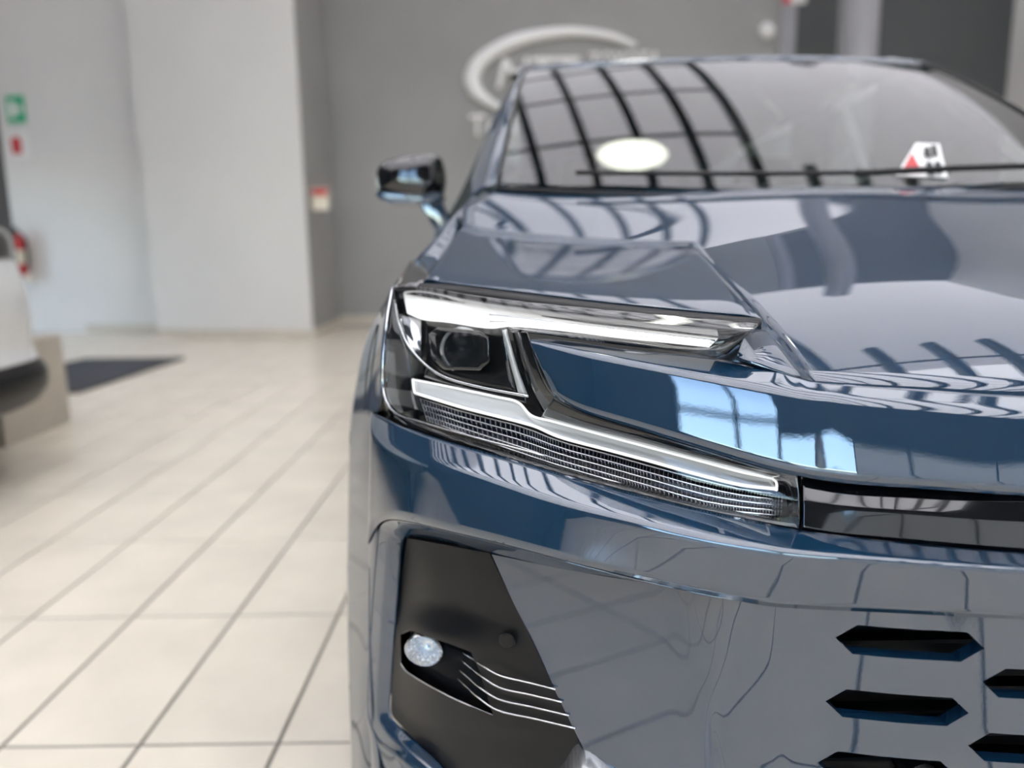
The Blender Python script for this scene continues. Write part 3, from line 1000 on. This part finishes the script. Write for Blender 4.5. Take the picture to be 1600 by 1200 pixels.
def fog_flutes():
    ax = Vector(fax).normalized(); ea = (Vector((1, 0, 0)) - ax * ax.x).normalized(); eb = ax.cross(ea)
    V_, F_ = [], []
    nr, na = 14, 96
    for i in range(nr):
        r_ = fR * .9 * (i + .02) / (nr - 1)
        for k in range(na):
            t_ = 2 * math.pi * k / na
            f_ = i / (nr - 1)
            hgt = -.014 + .017 * f_ ** 2 + (.0016 * math.cos(16 * t_ + i * .9) if f_ > .25 else .004 * (1 - f_ * 4)) + .0008 * (-1) ** i
            V_.append(Vector(fc) + ax * hgt + (ea * math.cos(t_) + eb * math.sin(t_) * .82) * r_)
    for i in range(nr - 1):
        for k in range(na):
            F_.append((i * na + k, i * na + (k + 1) % na, (i + 1) * na + (k + 1) % na, (i + 1) * na + k))
    from_verts('fluted_reflector', V_, F_, 'reflector', fog, False)
fog_flutes()
lathe('lens', [(fR * .95, .007), (fR * .7, .012), (fR * .3, .0145), (0, .015)], 'lens_clear', fog, tuple(fc), tuple(fax), 36, (1, .82), cap=False)
for fi, (a, b_, c_, d_) in enumerate((((722, 1019), (752, 1039), (780, 1055), (868, 1077)), ((721, 1032), (750, 1055), (780, 1074), (878, 1097)), ((718, 1047), (748, 1073), (778, 1092), (889, 1118)), ((715, 1060), (745, 1088), (776, 1109), (899, 1138)))):
    lift = (.008, .003, 0, 0)[fi]
    tube('chrome_fin', [B(*a, .075), B((a[0] + b_[0]) / 2, (a[1] + b_[1]) / 2, .055), B(*b_, .038 - lift), B(*c_, .0345 - lift), B((c_[0] + d_[0]) / 2, (c_[1] + d_[1]) / 2 , .0355), B(*d_, .0365)], .00125, 'chrome', bezel, 6)
sc_ = B(793, 1000, .0395)
lathe('sensor', [(0, .0035), (.0088, .0035), (.0094, .003), (.0095, -.004)], 'satin_black', bezel, tuple(sc_), (-.3, -1, -.05), 24)
lathe('sensor_gap', [(.0098, .0030), (.0106, .0030), (.0106, -.004), (.0098, -.004)], 'rubber', bezel, tuple(sc_), (-.3, -1, -.05), 24, cap=False)
bezel2 = mirrored(bezel, car)
for ch in list(bezel.children):
    mirrored(ch, bezel2)
fog2 = mirrored(fog, car)
for ch in list(fog.children):
    mirrored(ch, fog2)
# black valance along the underside of the bumper
val = [[np.array([x, y + .03, .52]), np.array([x, y + .02, .34]), np.array([x, y + .05, .24])] for x, y in ((-.20, 1.16), (-.17, 1.04), (-.10, .95), (.0, .89), (.14, .84), (.30, .79), (.5, .76))]
sheet('valance', loft_grid(full(val, [np.array([X0, .78, .52]), np.array([X0, .77, .34]), np.array([X0, .80, .24])]), 5, .02, 3), 'satin_black', car, thick=.006)
# bright skid plate under the bumper
sk = [np.stack([B(700, 1225, .05), B(720, 1330, -.005)]), np.stack([B(868, 1203, .045), B(860, 1310, -.015)]), np.stack([B(908, 1161, .040), B(930, 1300, -.02)]), np.stack([B(975, 1204, .036), B(1010, 1300, -.02)]), np.stack([B(1150, 1262, .036), B(1180, 1330, -.02)])]
sk = catmull(np.stack(sk), 6); 
skl = np.stack(sk)
for s_, sheet_g in (('a', skl), ('b', mg(skl))):
    sheet('skid_plate', sheet_g, 'silver', car, thick=.004)

# ---------------------------------------------------------------- fender
fa = [(x, y, D(x, y) + .012) for x, y in ((612, 451), (602, 500), (597, 560), (596, 620), (584, 665))] + [(580, 800, 1.10), (577, 1000, 1.09), (586, 1200, 1.08), (590, 1240, 1.08)]
fb = [(607, 455, 1.29), (588, 515, 1.27), (578, 570, 1.24), (572, 630, 1.21), (568, 680, 1.19), (566, 800, 1.16), (563, 1000, 1.14), (566, 1200, 1.13), (568, 1240, 1.13)]
fc_ = [(605, 462, 1.38), (574, 526, 1.36), (558, 590, 1.34), (548, 650, 1.32), (545, 710, 1.31), (543, 820, 1.27), (543, 1000, 1.23), (549, 1200, 1.21), (550, 1240, 1.21)]
ca, cb, cc = ([P(*q) for q in f_] for f_ in (fa, fb, fc_))
cdd = [p + np.array([.004, .22, .01 if i < 3 else 0]) for i, p in enumerate(cc)]
ce = [p + np.array([.012, .55, .03 if i < 3 else 0]) for i, p in enumerate(cc)]
cf = [p + np.array([.012, 1.0, .05 if i < 3 else 0]) for i, p in enumerate(cc)]
fside = loft_grid([np.stack(c_) for c_ in (ca, cb, cc)], 8, None, 5, True)
frear = loft_grid([np.stack(c_[:5]) for c_ in (cc, cdd, ce, cf)], 6, None, 5, True)
ot = [(611, 449, 1.18), (628, 428, 1.28), (655, 399, 1.42), (684, 368, 1.52), (706, 340, 1.63), (721, 324, 1.71), (738, 306, 1.80)]
it = [(655, 441, 1.20), (668, 424, 1.28), (690, 397, 1.41), (706, 373, 1.50), (718, 353, 1.60), (724, 335, 1.67), (772, 300, 1.79)]
ftop = loft_grid([np.stack([P(*a), P(*b_) - np.array([0, 0, .006])]) for a, b_ in zip(ot, it)], 6, None, 4)
# outer flank of the fender from its crest down to the side
fl = []
for (x, y, d_), zc in zip(ot, cc):
    p = P(x, y, d_)
    fl.append(np.stack([p, p + np.array([-.012, .01, -.03]), np.array([min(p[0] - .03, -.2) if d_ > 1.2 else p[0] - .02, p[1] + .02, .86])]))
flank = loft_grid(fl, 6, .01, 4)
fender = sheet('fender', [fside, frear, ftop, flank], 'paint', car, toward=(-3, -2, 3), thick=.002)
# black cladding lip round the front wheel arch
arch = []
for i in range(15):
    an = math.radians(200 - 220 * i / 14)
    cy_, cz_ = math.cos(an), math.sin(an)
    arch.append(np.stack([np.array([-.262, 1.63 - .33 * -cy_, .36 + .345 * cz_]), np.array([-.268, 1.63 - .37 * -cy_, .36 + .385 * cz_]), np.array([-.245, 1.63 - .40 * -cy_, .36 + .415 * cz_])]))
sheet('wheel_arch', loft_grid(arch, 2, .008, 3), 'satin_black', car, toward=(-6, 1.6, .4), thick=.008, mirror=car)
lin_ = [np.stack([np.array([x, 1.63 + .335 * math.cos(math.radians(200 - 220 * i / 14)), .36 + .35 * math.sin(math.radians(200 - 220 * i / 14))]) for x in (-.262, .02)]) for i in range(15)]
sheet('arch_liner', np.stack(lin_), 'rubber', car, toward=(-.1, 1.63, .36), thick=.004, mirror=car)
mirrored(fender, car)
tube('fender_gap', [P(590, 507, 1.265), P(583, 530, 1.255), P(575, 570, 1.235), P(571, 610, 1.215), P(569, 640, 1.20)], .0012, 'rubber', car, 6)
# black rubber cap between hood and lamp
rc = [np.stack([P(618, 446, 1.20), P(618, 450, 1.16)]), np.stack([P(632, 422, 1.29), P(640, 449, 1.14)]), np.stack([P(646, 407, 1.37), P(664, 447, 1.17)]), np.stack([P(662, 409, 1.38), P(676, 444, 1.16)])]
sheet('rubber_cap', loft_grid(rc, 5, None, 4), 'gloss_black', car, thick=.004)
# seal strip in the shut line under the hood edge
seal = [np.stack([P(x, y + 2, d_ + .012), P(x, y + 12, max(d_ - .06, D(x, y + 12) + .012))]) for x, y, d_ in ((x_, y_, DH(x_, y_)) for x_, y_ in ((655, 440), (690, 440), (800, 453), (950, 471), (1100, 486), (1190, 494)))]
seal = loft_grid(seal, 6, None, 2)
sheet('hood_seal', seal, 'rubber', car, thick=.006)
sheet('hood_seal', mg(seal), 'rubber', car, thick=.006)

# ---------------------------------------------------------------- cabin
def ws_pt(u_, v_):
    """u_ -1..1 across, v_ 0..1 up: evenly curved windscreen"""
    v_ = float(v_); w2 = u_ * u_
    half = .700 - .080 * v_
    Y = 1.66 + .70 * v_ + .05 * v_ * v_ + (.135 - .035 * v_) * w2
    z = 1.170 + .495 * v_ - .070 * v_ * v_ + (.032 - .03 * v_) * w2
    return np.array([X0 + u_ * half, Y, z])
ws = np.stack([np.stack([ws_pt(u_, v_) for v_ in np.linspace(0, 1, 25)]) for u_ in np.linspace(-1, 1, 49)])
gl_left = [ws[0, k] for k in (0, 8, 16, 24)]
wsh = sheet('windscreen', ws, 'windscreen_glass', car, thick=0)
# paper sticker low inside the glass
def ws_at(px, py):
    best = None
    for u_ in np.linspace(.2, 1, 81):
        for v_ in np.linspace(0, .5, 51):
            p = ws_pt(u_, v_); q = p - _c; zc = q @ _fw
            e = (800 + FPX * (q @ _r) / zc - px) ** 2 + (600 - FPX * (q @ _u) / zc - py) ** 2
            if best is None or e < best[0]:
                best = (e, p)
    return best[1]
sp_ = [ws_at(*q) for q in ((1400, 276), (1478, 280), (1466, 224), (1430, 226))]
stk = prism('windscreen_sticker', [p + np.array([0, -.004, .001]) for p in sp_], (0, .0015, 0), 'white_plastic', wsh)
tp = [ws_at(*q) for q in ((1404, 272), (1440, 270), (1424, 242))]
prism('red_triangle', [p + np.array([0, -.0065, .002]) for p in tp], (0, .001, 0), 'red', wsh)
for (ax_, ay_), (bx_2, by_2) in (((1442, 232), (1452, 248)), ((1454, 230), (1463, 246)), ((1446, 256), (1457, 276)), ((1460, 254), (1470, 274))):
    qd = [ws_at(ax_, by_2), ws_at(bx_2, by_2), ws_at(bx_2 - 2, ay_), ws_at(ax_ - 2, ay_)]
    prism('print_mark', [p + np.array([0, -.0065, .002]) for p in qd], (0, .001, 0), 'black_print', wsh)
# cowl and wipers
cw = [np.stack([p + np.array([0, -.03, -.012]), p + np.array([0, .015, -.006])]) for p in ws[:, 0]]
sheet('cowl', np.stack(cw), 'satin_black', car, thick=.01)
tube('wiper', [ws[6, 1] + np.array([0, -.02, .01]), ws[18, 1] + np.array([0, -.02, .012]), ws[30, 1] + np.array([0, -.02, .01])], .005, 'rubber', car)
tube('wiper', [ws[26, 1] + np.array([0, -.025, .01]), ws[34, 1] + np.array([0, -.025, .014]), ws[42, 1] + np.array([0, -.025, .01])], .007, 'rubber', car)
# pillars
po = [P(730, 312, 1.83), P(738, 268, 1.98), P(772, 180, 2.24), P(812, 112, 2.56)]
pi = [p + np.array([.004, -.004, .0]) for p in gl_left]
pil = loft_grid([np.stack([a + np.array([.05, .06, 0]), a, a * .4 + b_ * .6 + np.array([0, -.012, .004]), b_]) for a, b_ in zip(po, pi)], 8, .012, 3)
p1 = sheet('windscreen_pillar', pil, 'paint', car, toward=(-2, -2, 3), thick=.003, mirror=car)
tube('pillar_seal', [p + np.array([.006, -.003, 0]) for p in gl_left], .006, 'rubber', car, 6, mirror=car)
# roof
rf_f = [P(818, 108, 2.55)] + []
front = [np.array([p[0], p[1] - .012, p[2]]) for p in ws[:, -1]]
rl = []
for f in front[::4]:
    k = (f[0] - X0)
    top_z = 1.68 - .06 * (abs(k) / .62) ** 3
    rl.append(np.stack([f + np.array([0, .0, -.004]), f + np.array([0, .02, .014]), np.array([X0 + k * 1.03, 3.3, top_z]), np.array([X0 + k * 1.0, 4.3, top_z - .03]), np.array([X0 + k * .95, 4.85, top_z - .10])]))
roof = sheet('roof', loft_grid(rl, 2, [0, .01, .4, .4, 0], 4), 'paint', car, toward=(X0, 3, 8), thick=.01)
rail = [P(806, 122, 2.62), P(818, 106, 2.72), np.array([.06, 3.3, 1.655]), np.array([.07, 4.3, 1.625]), np.array([.10, 4.7, 1.56])]
tube('roof_rail', rail, .016, 'gloss_black', car, 10, mirror=car)
# flank: doors, glass, rear
def flank_sheet(name, ys, prof, mat, th=.004):
    g_ = loft_grid([np.stack([np.array([x, y, z]) for x, z in prof(y)]) for y in ys], 4, None, 4)
    return sheet(name, g_, mat, car, toward=(-6, 3, 1), thick=th, mirror=car)
for y0, y1 in ((2.10, 3.15), (3.16, 4.0)):
    flank_sheet('door', (y0, y1), lambda y: ((-.225, .30), (-.245, .60), (-.225, .85), (-.20, 1.10)), 'paint')
flank_sheet('side_glass', (2.15, 2.75, 3.15), lambda y: ((-.19, 1.11), (.0 + max(0, 2.62 - y) * -.28, 1.58 - max(0, 2.62 - y) * .80)), 'side_glass', 0)
flank_sheet('side_glass', (3.2, 4.0, 4.5), lambda y: ((-.19, 1.12), (.02, 1.58)), 'side_glass', 0)
flank_sheet('rear_quarter', (4.01, 4.6, 5.1), lambda y: ((-.22, .40), (-.245, .75), (-.20, 1.12)), 'paint')
tail = np.stack([np.stack([np.array([x, 5.15, .35]), np.array([x, 5.18, .8]), np.array([x, 5.05, 1.15]), np.array([x * .85 + X0 * .15, 4.85, 1.6])]) for x in (-.22, X0, 2 * X0 + .22)])
sheet('tailgate', loft_grid(tail, 3, .05, 3), 'paint', car, toward=(X0, 9, 1), thick=.01)
for yy in (1.62, 4.30):
    for xx, sgn in ((-.235, -1), (2 * X0 + .235, 1)):
        wl = lathe('wheel', [(.24, .115), (.33, .11), (.355, .09), (.36, .0), (.355, -.09), (.33, -.11), (.24, -.115)], 'tyre', car, (xx - sgn * .12, yy, .36), (sgn, 0, 0), 40)
        lathe('rim', [(0, .07), (.05, .075), (.06, .06), (.2, .09), (.235, .105), (.242, .06), (.242, -.06)], 'alloy', wl, (xx - sgn * .12, yy, .36), (sgn, 0, 0), 20)
box('underbody', (-.12, 1.3, .22), (2 * X0 + .15, 5.0, .40), 'rubber', car)
box('engine_bay', (.0, 1.25, .40), (2 * X0 + .02, 1.70, .96), 'rubber', car)
# cabin inside
db = loft_grid([np.stack([np.array([x, 1.74, 1.12]), np.array([x, 2.15, 1.13]), np.array([x, 2.35, 1.08]), np.array([x, 2.40, .75])]) for x in (-.10, X0, 2 * X0 + .10)], 6, .05, 4)
sheet('dashboard', db, 'interior', car, toward=(X0, 2.5, 5), thick=.01)
for sx in (-.36, .36):
    st_ = prism('front_seat', [(X0 + sx - .25, 2.95, .45), (X0 + sx + .25, 2.95, .45), (X0 + sx + .22, 3.12, 1.18), (X0 + sx - .22, 3.12, 1.18)], (0, .16, 0), 'seat_fabric', car, .03, True)
    prism('headrest', [(X0 + sx - .13, 3.12, 1.20), (X0 + sx + .13, 3.12, 1.20), (X0 + sx + .11, 3.16, 1.40), (X0 + sx - .11, 3.16, 1.40)], (0, .1, 0), 'seat_fabric', st_, .03, True)
box('rear_seat', (X0 - .62, 3.9, .5), (X0 + .62, 4.1, 1.25), 'seat_fabric', car, .04)
box('cabin_floor', (-.12, 1.9, .40), (2 * X0 + .12, 4.9, .46), 'interior', car)
an_ = np.linspace(0, 2 * math.pi, 25)[:-1]
sw = [np.array([X0 - .36 + .185 * math.cos(a), 2.52 - .08 * math.sin(a), 0.93 + .165 * math.sin(a)]) for a in an_]
tube('steering_wheel', sw, .015, 'interior', car, 8, closed=True)
# ---------------------------------------------------------------- door mirror
Ym = 2.12
om = [(586, 300), (583, 268), (592, 252), (625, 243), (660, 238), (684, 241), (691, 262), (691, 292), (684, 306), (630, 308)]
mc = np.mean(np.array(om), axis=0)
rows_ = []
for sc2, dy in ((.0, -.032), (.55, -.028), (.86, -.012), (1.0, .03), (1.0, .10), (.9, .13), (0, .132)):
    rows_.append(np.stack([P(*(mc + (np.array(q) - mc) * sc2), Ym) + np.array([0, dy - ((.00018 * (q[1] - mc[1]) + .00013 * (q[0] - mc[0])) * sc2 if dy < .05 else 0), 0]) for q in om + om[:1]]))
G_ = np.stack([catmull(np.stack(rows_)[:, i], 4) for i in range(len(om) + 1)])
G_ = catmull(G_, 4)
mh = sheet('door_mirror', G_, 'gloss_black', car, toward=(-.29, -5, 1.2), thick=0, angle=60)
lowc = [(585, 299), (640, 303), (690, 300), (688, 312), (672, 318), (610, 319), (590, 312)]
prism('lower_cover', [P(x, y, Ym - .022) for x, y in lowc], (0, .14, 0), 'paint', mh, .006, True)
arm = [(652, 314), (688, 310), (704, 345), (722, 385), (694, 388), (672, 350)]
prism('mirror_arm', [P(x, y, Ym - .0) for x, y in arm], (0, .06, 0), 'paint', mh, .006, True)
mh2 = mirrored(mh, car)
for ch in list(mh.children):
    mirrored(ch, mh2)

# parents: undo the root's offset so everything stays where it was modelled
bpy.context.view_layer.update()
for o in set(bpy.data.objects) - _before:
    if o.parent == car:
        o.matrix_parent_inverse = car_inv
car.location = (X0, 3.0, 0)
# ================================================================== things on the walls and floor
def text_mesh(name, body, size, extrude, mat, parent, loc, shear=0, sx=1.0, align='LEFT', rot=(math.radians(90), 0, 0)):
    cu = bpy.data.curves.new(name, 'FONT')
    cu.body = body; cu.size = size; cu.extrude = extrude; cu.shear = shear
    cu.align_x = align
    cu.offset = .012 * size
    o = bpy.data.objects.new(name, cu)
    col.objects.link(o)
    bpy.context.view_layer.update()
    dg = bpy.context.evaluated_depsgraph_get()
    me = bpy.data.meshes.new_from_object(o.evaluated_get(dg))
    bpy.data.objects.remove(o)
    q = link(name, me, mat, parent)
    q.location = loc; q.rotation_euler = rot; q.scale = (sx, 1, 1)
    return q
YW = YB - .05
# wall sign: swoosh and letters
def W(px, py):
    return P(px, py, YW)
so = W(860, 130)
sign = tag(empty('wall_sign', tuple(so)), 'pale grey dealership lettering with oval swoosh on the dark grey wall', 'sign')
outer_s = [(996, 68), (960, 52), (900, 42), (850, 44), (800, 54), (760, 74), (735, 96), (725, 122), (732, 144), (752, 160), (780, 172)]
inner_s = [(990, 74), (955, 62), (900, 56), (855, 61), (812, 72), (778, 88), (758, 104), (750, 122), (754, 138), (766, 152), (786, 166)]
G_ = np.stack([np.stack([W(*a) - so, W(*b_) - so]) for a, b_ in zip(outer_s, inner_s)])
sheet('swoosh', catmull(G_, 6), 'letter', sign, toward=(0, -50, 0), thick=.03)
zz = lambda y, x=850: W(x, y)[2] - so[2]
xx = lambda x, y=120: W(x, y)[0] - so[0]
cap = .72
h = zz(90, 860) - zz(136, 860)
text_mesh('letters', 'NTT', h / .70, .012, 'letter', sign, (xx(772), -.01, zz(136, 800)), .25, 1.0)
h2 = zz(84, 950) - zz(106, 950)
text_mesh('small_letters', 'TOYOTA', h2 / .70, .012, 'letter', sign, (xx(918), -.01, zz(104, 920)), .2, .9)
h3 = zz(178, 745) - zz(210, 745)
text_mesh('lower_letters', 'Toyota', h3 / .70, .012, 'letter', sign, (xx(732), -.01, zz(211, 740)), .0, .95)

# small sign at the far left edge of the dark wall
yn = -2.366 / P(487, 311, 1.0)[0]
p = P(487, 311, yn) + np.array([.10, 0, 0])
s1 = tag(prism('notice_plate', [p + np.array(v) for v in ((-.10, 0, -.13), (.10, 0, -.13), (.10, 0, .13), (-.10, 0, .13))], (0, .012, 0), 'label_cream'), 'small cream notice with red top projecting beside the pale pier', 'notice')
prism('header', [p + np.array(v) for v in ((-.09, -.003, .04), (.09, -.003, .04), (.09, -.003, .12), (-.09, -.003, .12))], (0, .003, 0), 'red', s1)
p = P(1198, 48, YB)
lathe('wall_lamp', [(.09, 0), (.1, .02), (.08, .05), (0, .06)], 'white_plastic', None, tuple(p), (0, -1, 0), 24)
tag(bpy.data.objects['wall_lamp'], 'small round white fitting high on the dark wall above the car', 'wall light')
p = P(1240, -2, YB - .05)
s2 = tag(prism('wall_plate', [p + np.array(v) for v in ((-.14, 0, -.06), (.16, 0, -.06), (.16, 0, .10), (-.14, 0, .10))], (0, -.012, 0), 'white_plastic'), 'white and red plate at the very top of the wall', 'plate')
prism('stripe', [p + np.array(v) for v in ((-.14, -.012, -.06), (-.04, -.012, -.06), (-.04, -.012, .10), (-.14, -.012, .10))], (0, -.003, 0), 'red', s2)

# safety signs on the pale wall
def wall_left_pt(px, py):
    # back left wall runs from (-8.2, 10.75) to (-4.45, 10.2)
    a = np.array([XL - .2, 10.75, 0]); b_ = np.array([-4.45, 10.2, 0])
    n = np.array([-(b_ - a)[1], (b_ - a)[0], 0])
    d = ray(px, py)
    t_ = ((a - _c) @ n) / (d @ n)
    return _c + d * t_
def sign_on(px, py, w_, h_, mat, name, label, cat):
    p = wall_left_pt(px, py)
    u_ = np.array([3.75, -.55, 0]); u_ /= np.linalg.norm(u_)
    v_ = np.array([0, 0, 1.0]); n = np.array([-.147, -1, 0]) / 1.011
    c = [p - u_ * w_ - v_ * h_, p + u_ * w_ - v_ * h_, p + u_ * w_ + v_ * h_, p - u_ * w_ + v_ * h_]
    o = prism(name, [q + n * .001 for q in c], tuple(n * .012), mat)
    tag(o, label, cat)
    return o, p + n * .013, u_, v_, n
o, p, u_, v_, n = sign_on(25, 171, .135, .17, 'green', 'exit_sign', 'green safety sign on the pale wall above the red one', 'sign')
def blob(par, p, u_, v_, n, pts, mat, nm):
    prism(nm, [p + u_ * a + v_ * b_ for a, b_ in pts], tuple(n * .003), mat, par)
blob(o, p, u_, v_, n, [(-.09, -.1), (.0, -.1), (.0, .1), (-.09, .1)], 'white_plastic', 'door_symbol')
blob(o, p, u_, v_, n, [(.02, -.03), (.06, -.03), (.06, -.07), (.11, 0), (.06, .07), (.06, .03), (.02, .03)], 'white_plastic', 'arrow')
o, p, u_, v_, n = sign_on(30, 227, .145, .17, 'white_plastic', 'extinguisher_sign', 'white sign with red pictogram below the green sign', 'sign')
blob(o, p, u_, v_, n, [(-.10, -.11), (.04, -.11), (.04, .09), (-.02, .11), (-.10, .09)], 'red', 'pictogram')
# fire extinguisher on its bracket
p = wall_left_pt(40, 392) + np.array([0, -.17, 0])
fx = tag(empty('fire_extinguisher', (p[0], p[1], p[2] - .33)), 'red fire extinguisher hung on the pale wall behind the white car', 'fire extinguisher')
lathe('cylinder', [(.085, 0), (.095, .02), (.095, .46), (.07, .53), (.03, .56)], 'extinguisher_red', fx, (0, 0, 0))
lathe('label', [(.0965, .16), (.0965, .34)], 'label_cream', fx, (0, 0, 0))
lathe('valve', [(.03, .56), (.03, .62), (.02, .63)], 'satin_black', fx, (0, 0, 0), seg=16)
box('handle', (-.02, -.14, .62), (.02, .03, .64), 'satin_black', fx)
tube('hose', [(.02, -.03, .6), (.14, -.05, .5), (.13, -.02, .2), (.11, 0, .06)], .013, 'satin_black', fx)
box('bracket', (-.05, .09, .3), (.05, .125, .4), 'aluminium', fx)
lathe('nozzle', [(.03, -.10), (.035, .0), (.02, .04)], 'label_cream', fx, (.11, 0, .0), seg=12)

# door mat
m0 = [PZ(112, 617, .012), PZ(200, 562, .012), PZ(288, 560, .012), PZ(115, 619, .012)]
ma = np.array([-3.35, 5.75]); mb = np.array([-3.20, 7.62])
mat = tag(empty('floor_mat', (-3.75, 6.65, 0)), 'dark rectangular entrance mat on the tiles beyond the plinth', 'mat')
mq = [(-4.35, 5.80), (-3.33, 5.80), (-3.28, 7.62), (-4.30, 7.62)]
prism('carpet', [np.array([x + 3.75, y - 6.65, 0]) for x, y in mq], (0, 0, .010), 'mat_dark', mat)
cxm = [np.array([x + 3.75, y - 6.65, 0]) for x, y in mq]
for i in range(4):
    a, b_ = cxm[i], cxm[(i + 1) % 4]
    tube('border', [a + np.array([0, 0, .007]), b_ + np.array([0, 0, .007])], .012, 'mat_edge', mat)

# tiled plinth behind the white car
XA, XB2, YA, YB2, ZP = -4.6, -2.82, 4.15, 4.80, .56
plinth = tag(empty('display_plinth', (-3.7, 4.5, 0)), 'low plinth clad in beige tiles behind the white car', 'plinth')
o_ = np.array([-3.7, 4.5, 0])
prism('core', [np.array(v) - o_ for v in ((XA, YA + .012, 0), (XB2 - .012, YA + .012, 0), (XB2 - .012, YB2, 0), (XA, YB2, 0))], (0, 0, ZP - .012), 'grout', plinth)
def tiles_on(p0, du, dv, nu, nv, nrm):
    for i in range(nu):
        for j in range(nv):
            a = p0 + du * i / nu + dv * j / nv
            u1, v1 = du / nu * .985, dv / nv * .985
            prism('tile', [a, a + u1, a + u1 + v1, a + v1], tuple(np.asarray(nrm) * .012), 'plinth_tile', plinth)
tiles_on(np.array([XA, YA + .012, 0]) - o_, np.array([XB2 - XA, 0, 0]), np.array([0, 0, ZP]), 6, 2, (0, -1, 0))
tiles_on(np.array([XB2 - .012, YA, 0]) - o_, np.array([0, YB2 - YA, 0]), np.array([0, 0, ZP]), 3, 2, (1, 0, 0))
tiles_on(np.array([XA, YA, ZP - .012]) - o_, np.array([XB2 - XA, 0, 0]), np.array([0, YB2 - YA, 0]), 6, 2, (0, 0, 1))

# white car whose nose pokes into the left edge of the frame
wc = tag(empty('white_car', (-4.2, 3.0, 0)), 'white car cut off by the picture edge, dark lower bumper showing', 'car')
inv = np.array([-4.2, 3.0, 0])
def nose_part(name, prof, mat, ext):
    pp = [P(x, y, 3.7) - inv for x, y in prof]
    cg_ = []
    for Y, dx in ((2.12, -1.6), (2.16, -.5), (2.25, -.16), (2.45, -.02), (3.0, .03), (3.55, .02), (3.75, -.03), (3.90, -.16), (4.0, -.5), (4.03, -1.6)):
        cg_.append(np.stack([np.array([q[0] + dx, Y - 3.0, q[2]]) for q in pp]))
    return sheet(name, loft_grid(cg_, 5, .03, 4), mat, wc, toward=(8, 0, 2), thick=.004)
nose_part('body', [(-60, 396), (22, 404), (30, 424), (40, 450), (48, 490), (50, 540), (60, 560)], 'white_paint', 1)
nose_part('lower_bumper', [(57, 557), (74, 575), (78, 600), (62, 626), (20, 642)], 'satin_black', 1)
nose_part('bonnet', [(-300, 330), (-40, 345), (6, 356), (18, 374), (22, 404)], 'gloss_black', 1)
for Y in (2.35, 3.75):
    w_ = lathe('wheel', [(.2, .1), (.30, .1), (.33, .08), (.33, -.08), (.30, -.1), (.2, -.1)], 'tyre', wc, (1.0, Y - 3.0, .335), (0, 1, 0), 32)
    lathe('rim', [(0, .06), (.05, .07), (.2, .09), (.21, -.09), (0, -.07)], 'alloy', w_, (1.0, Y - 3.0, .335), (0, 1, 0), 16)
box('underbody', (-1.4, -.78, .25), (1.5, .98, .5), 'rubber', wc)
box('cabin', (-1.4, -.8, .5), (.3, .95, 1.1), 'white_paint', wc, .05)
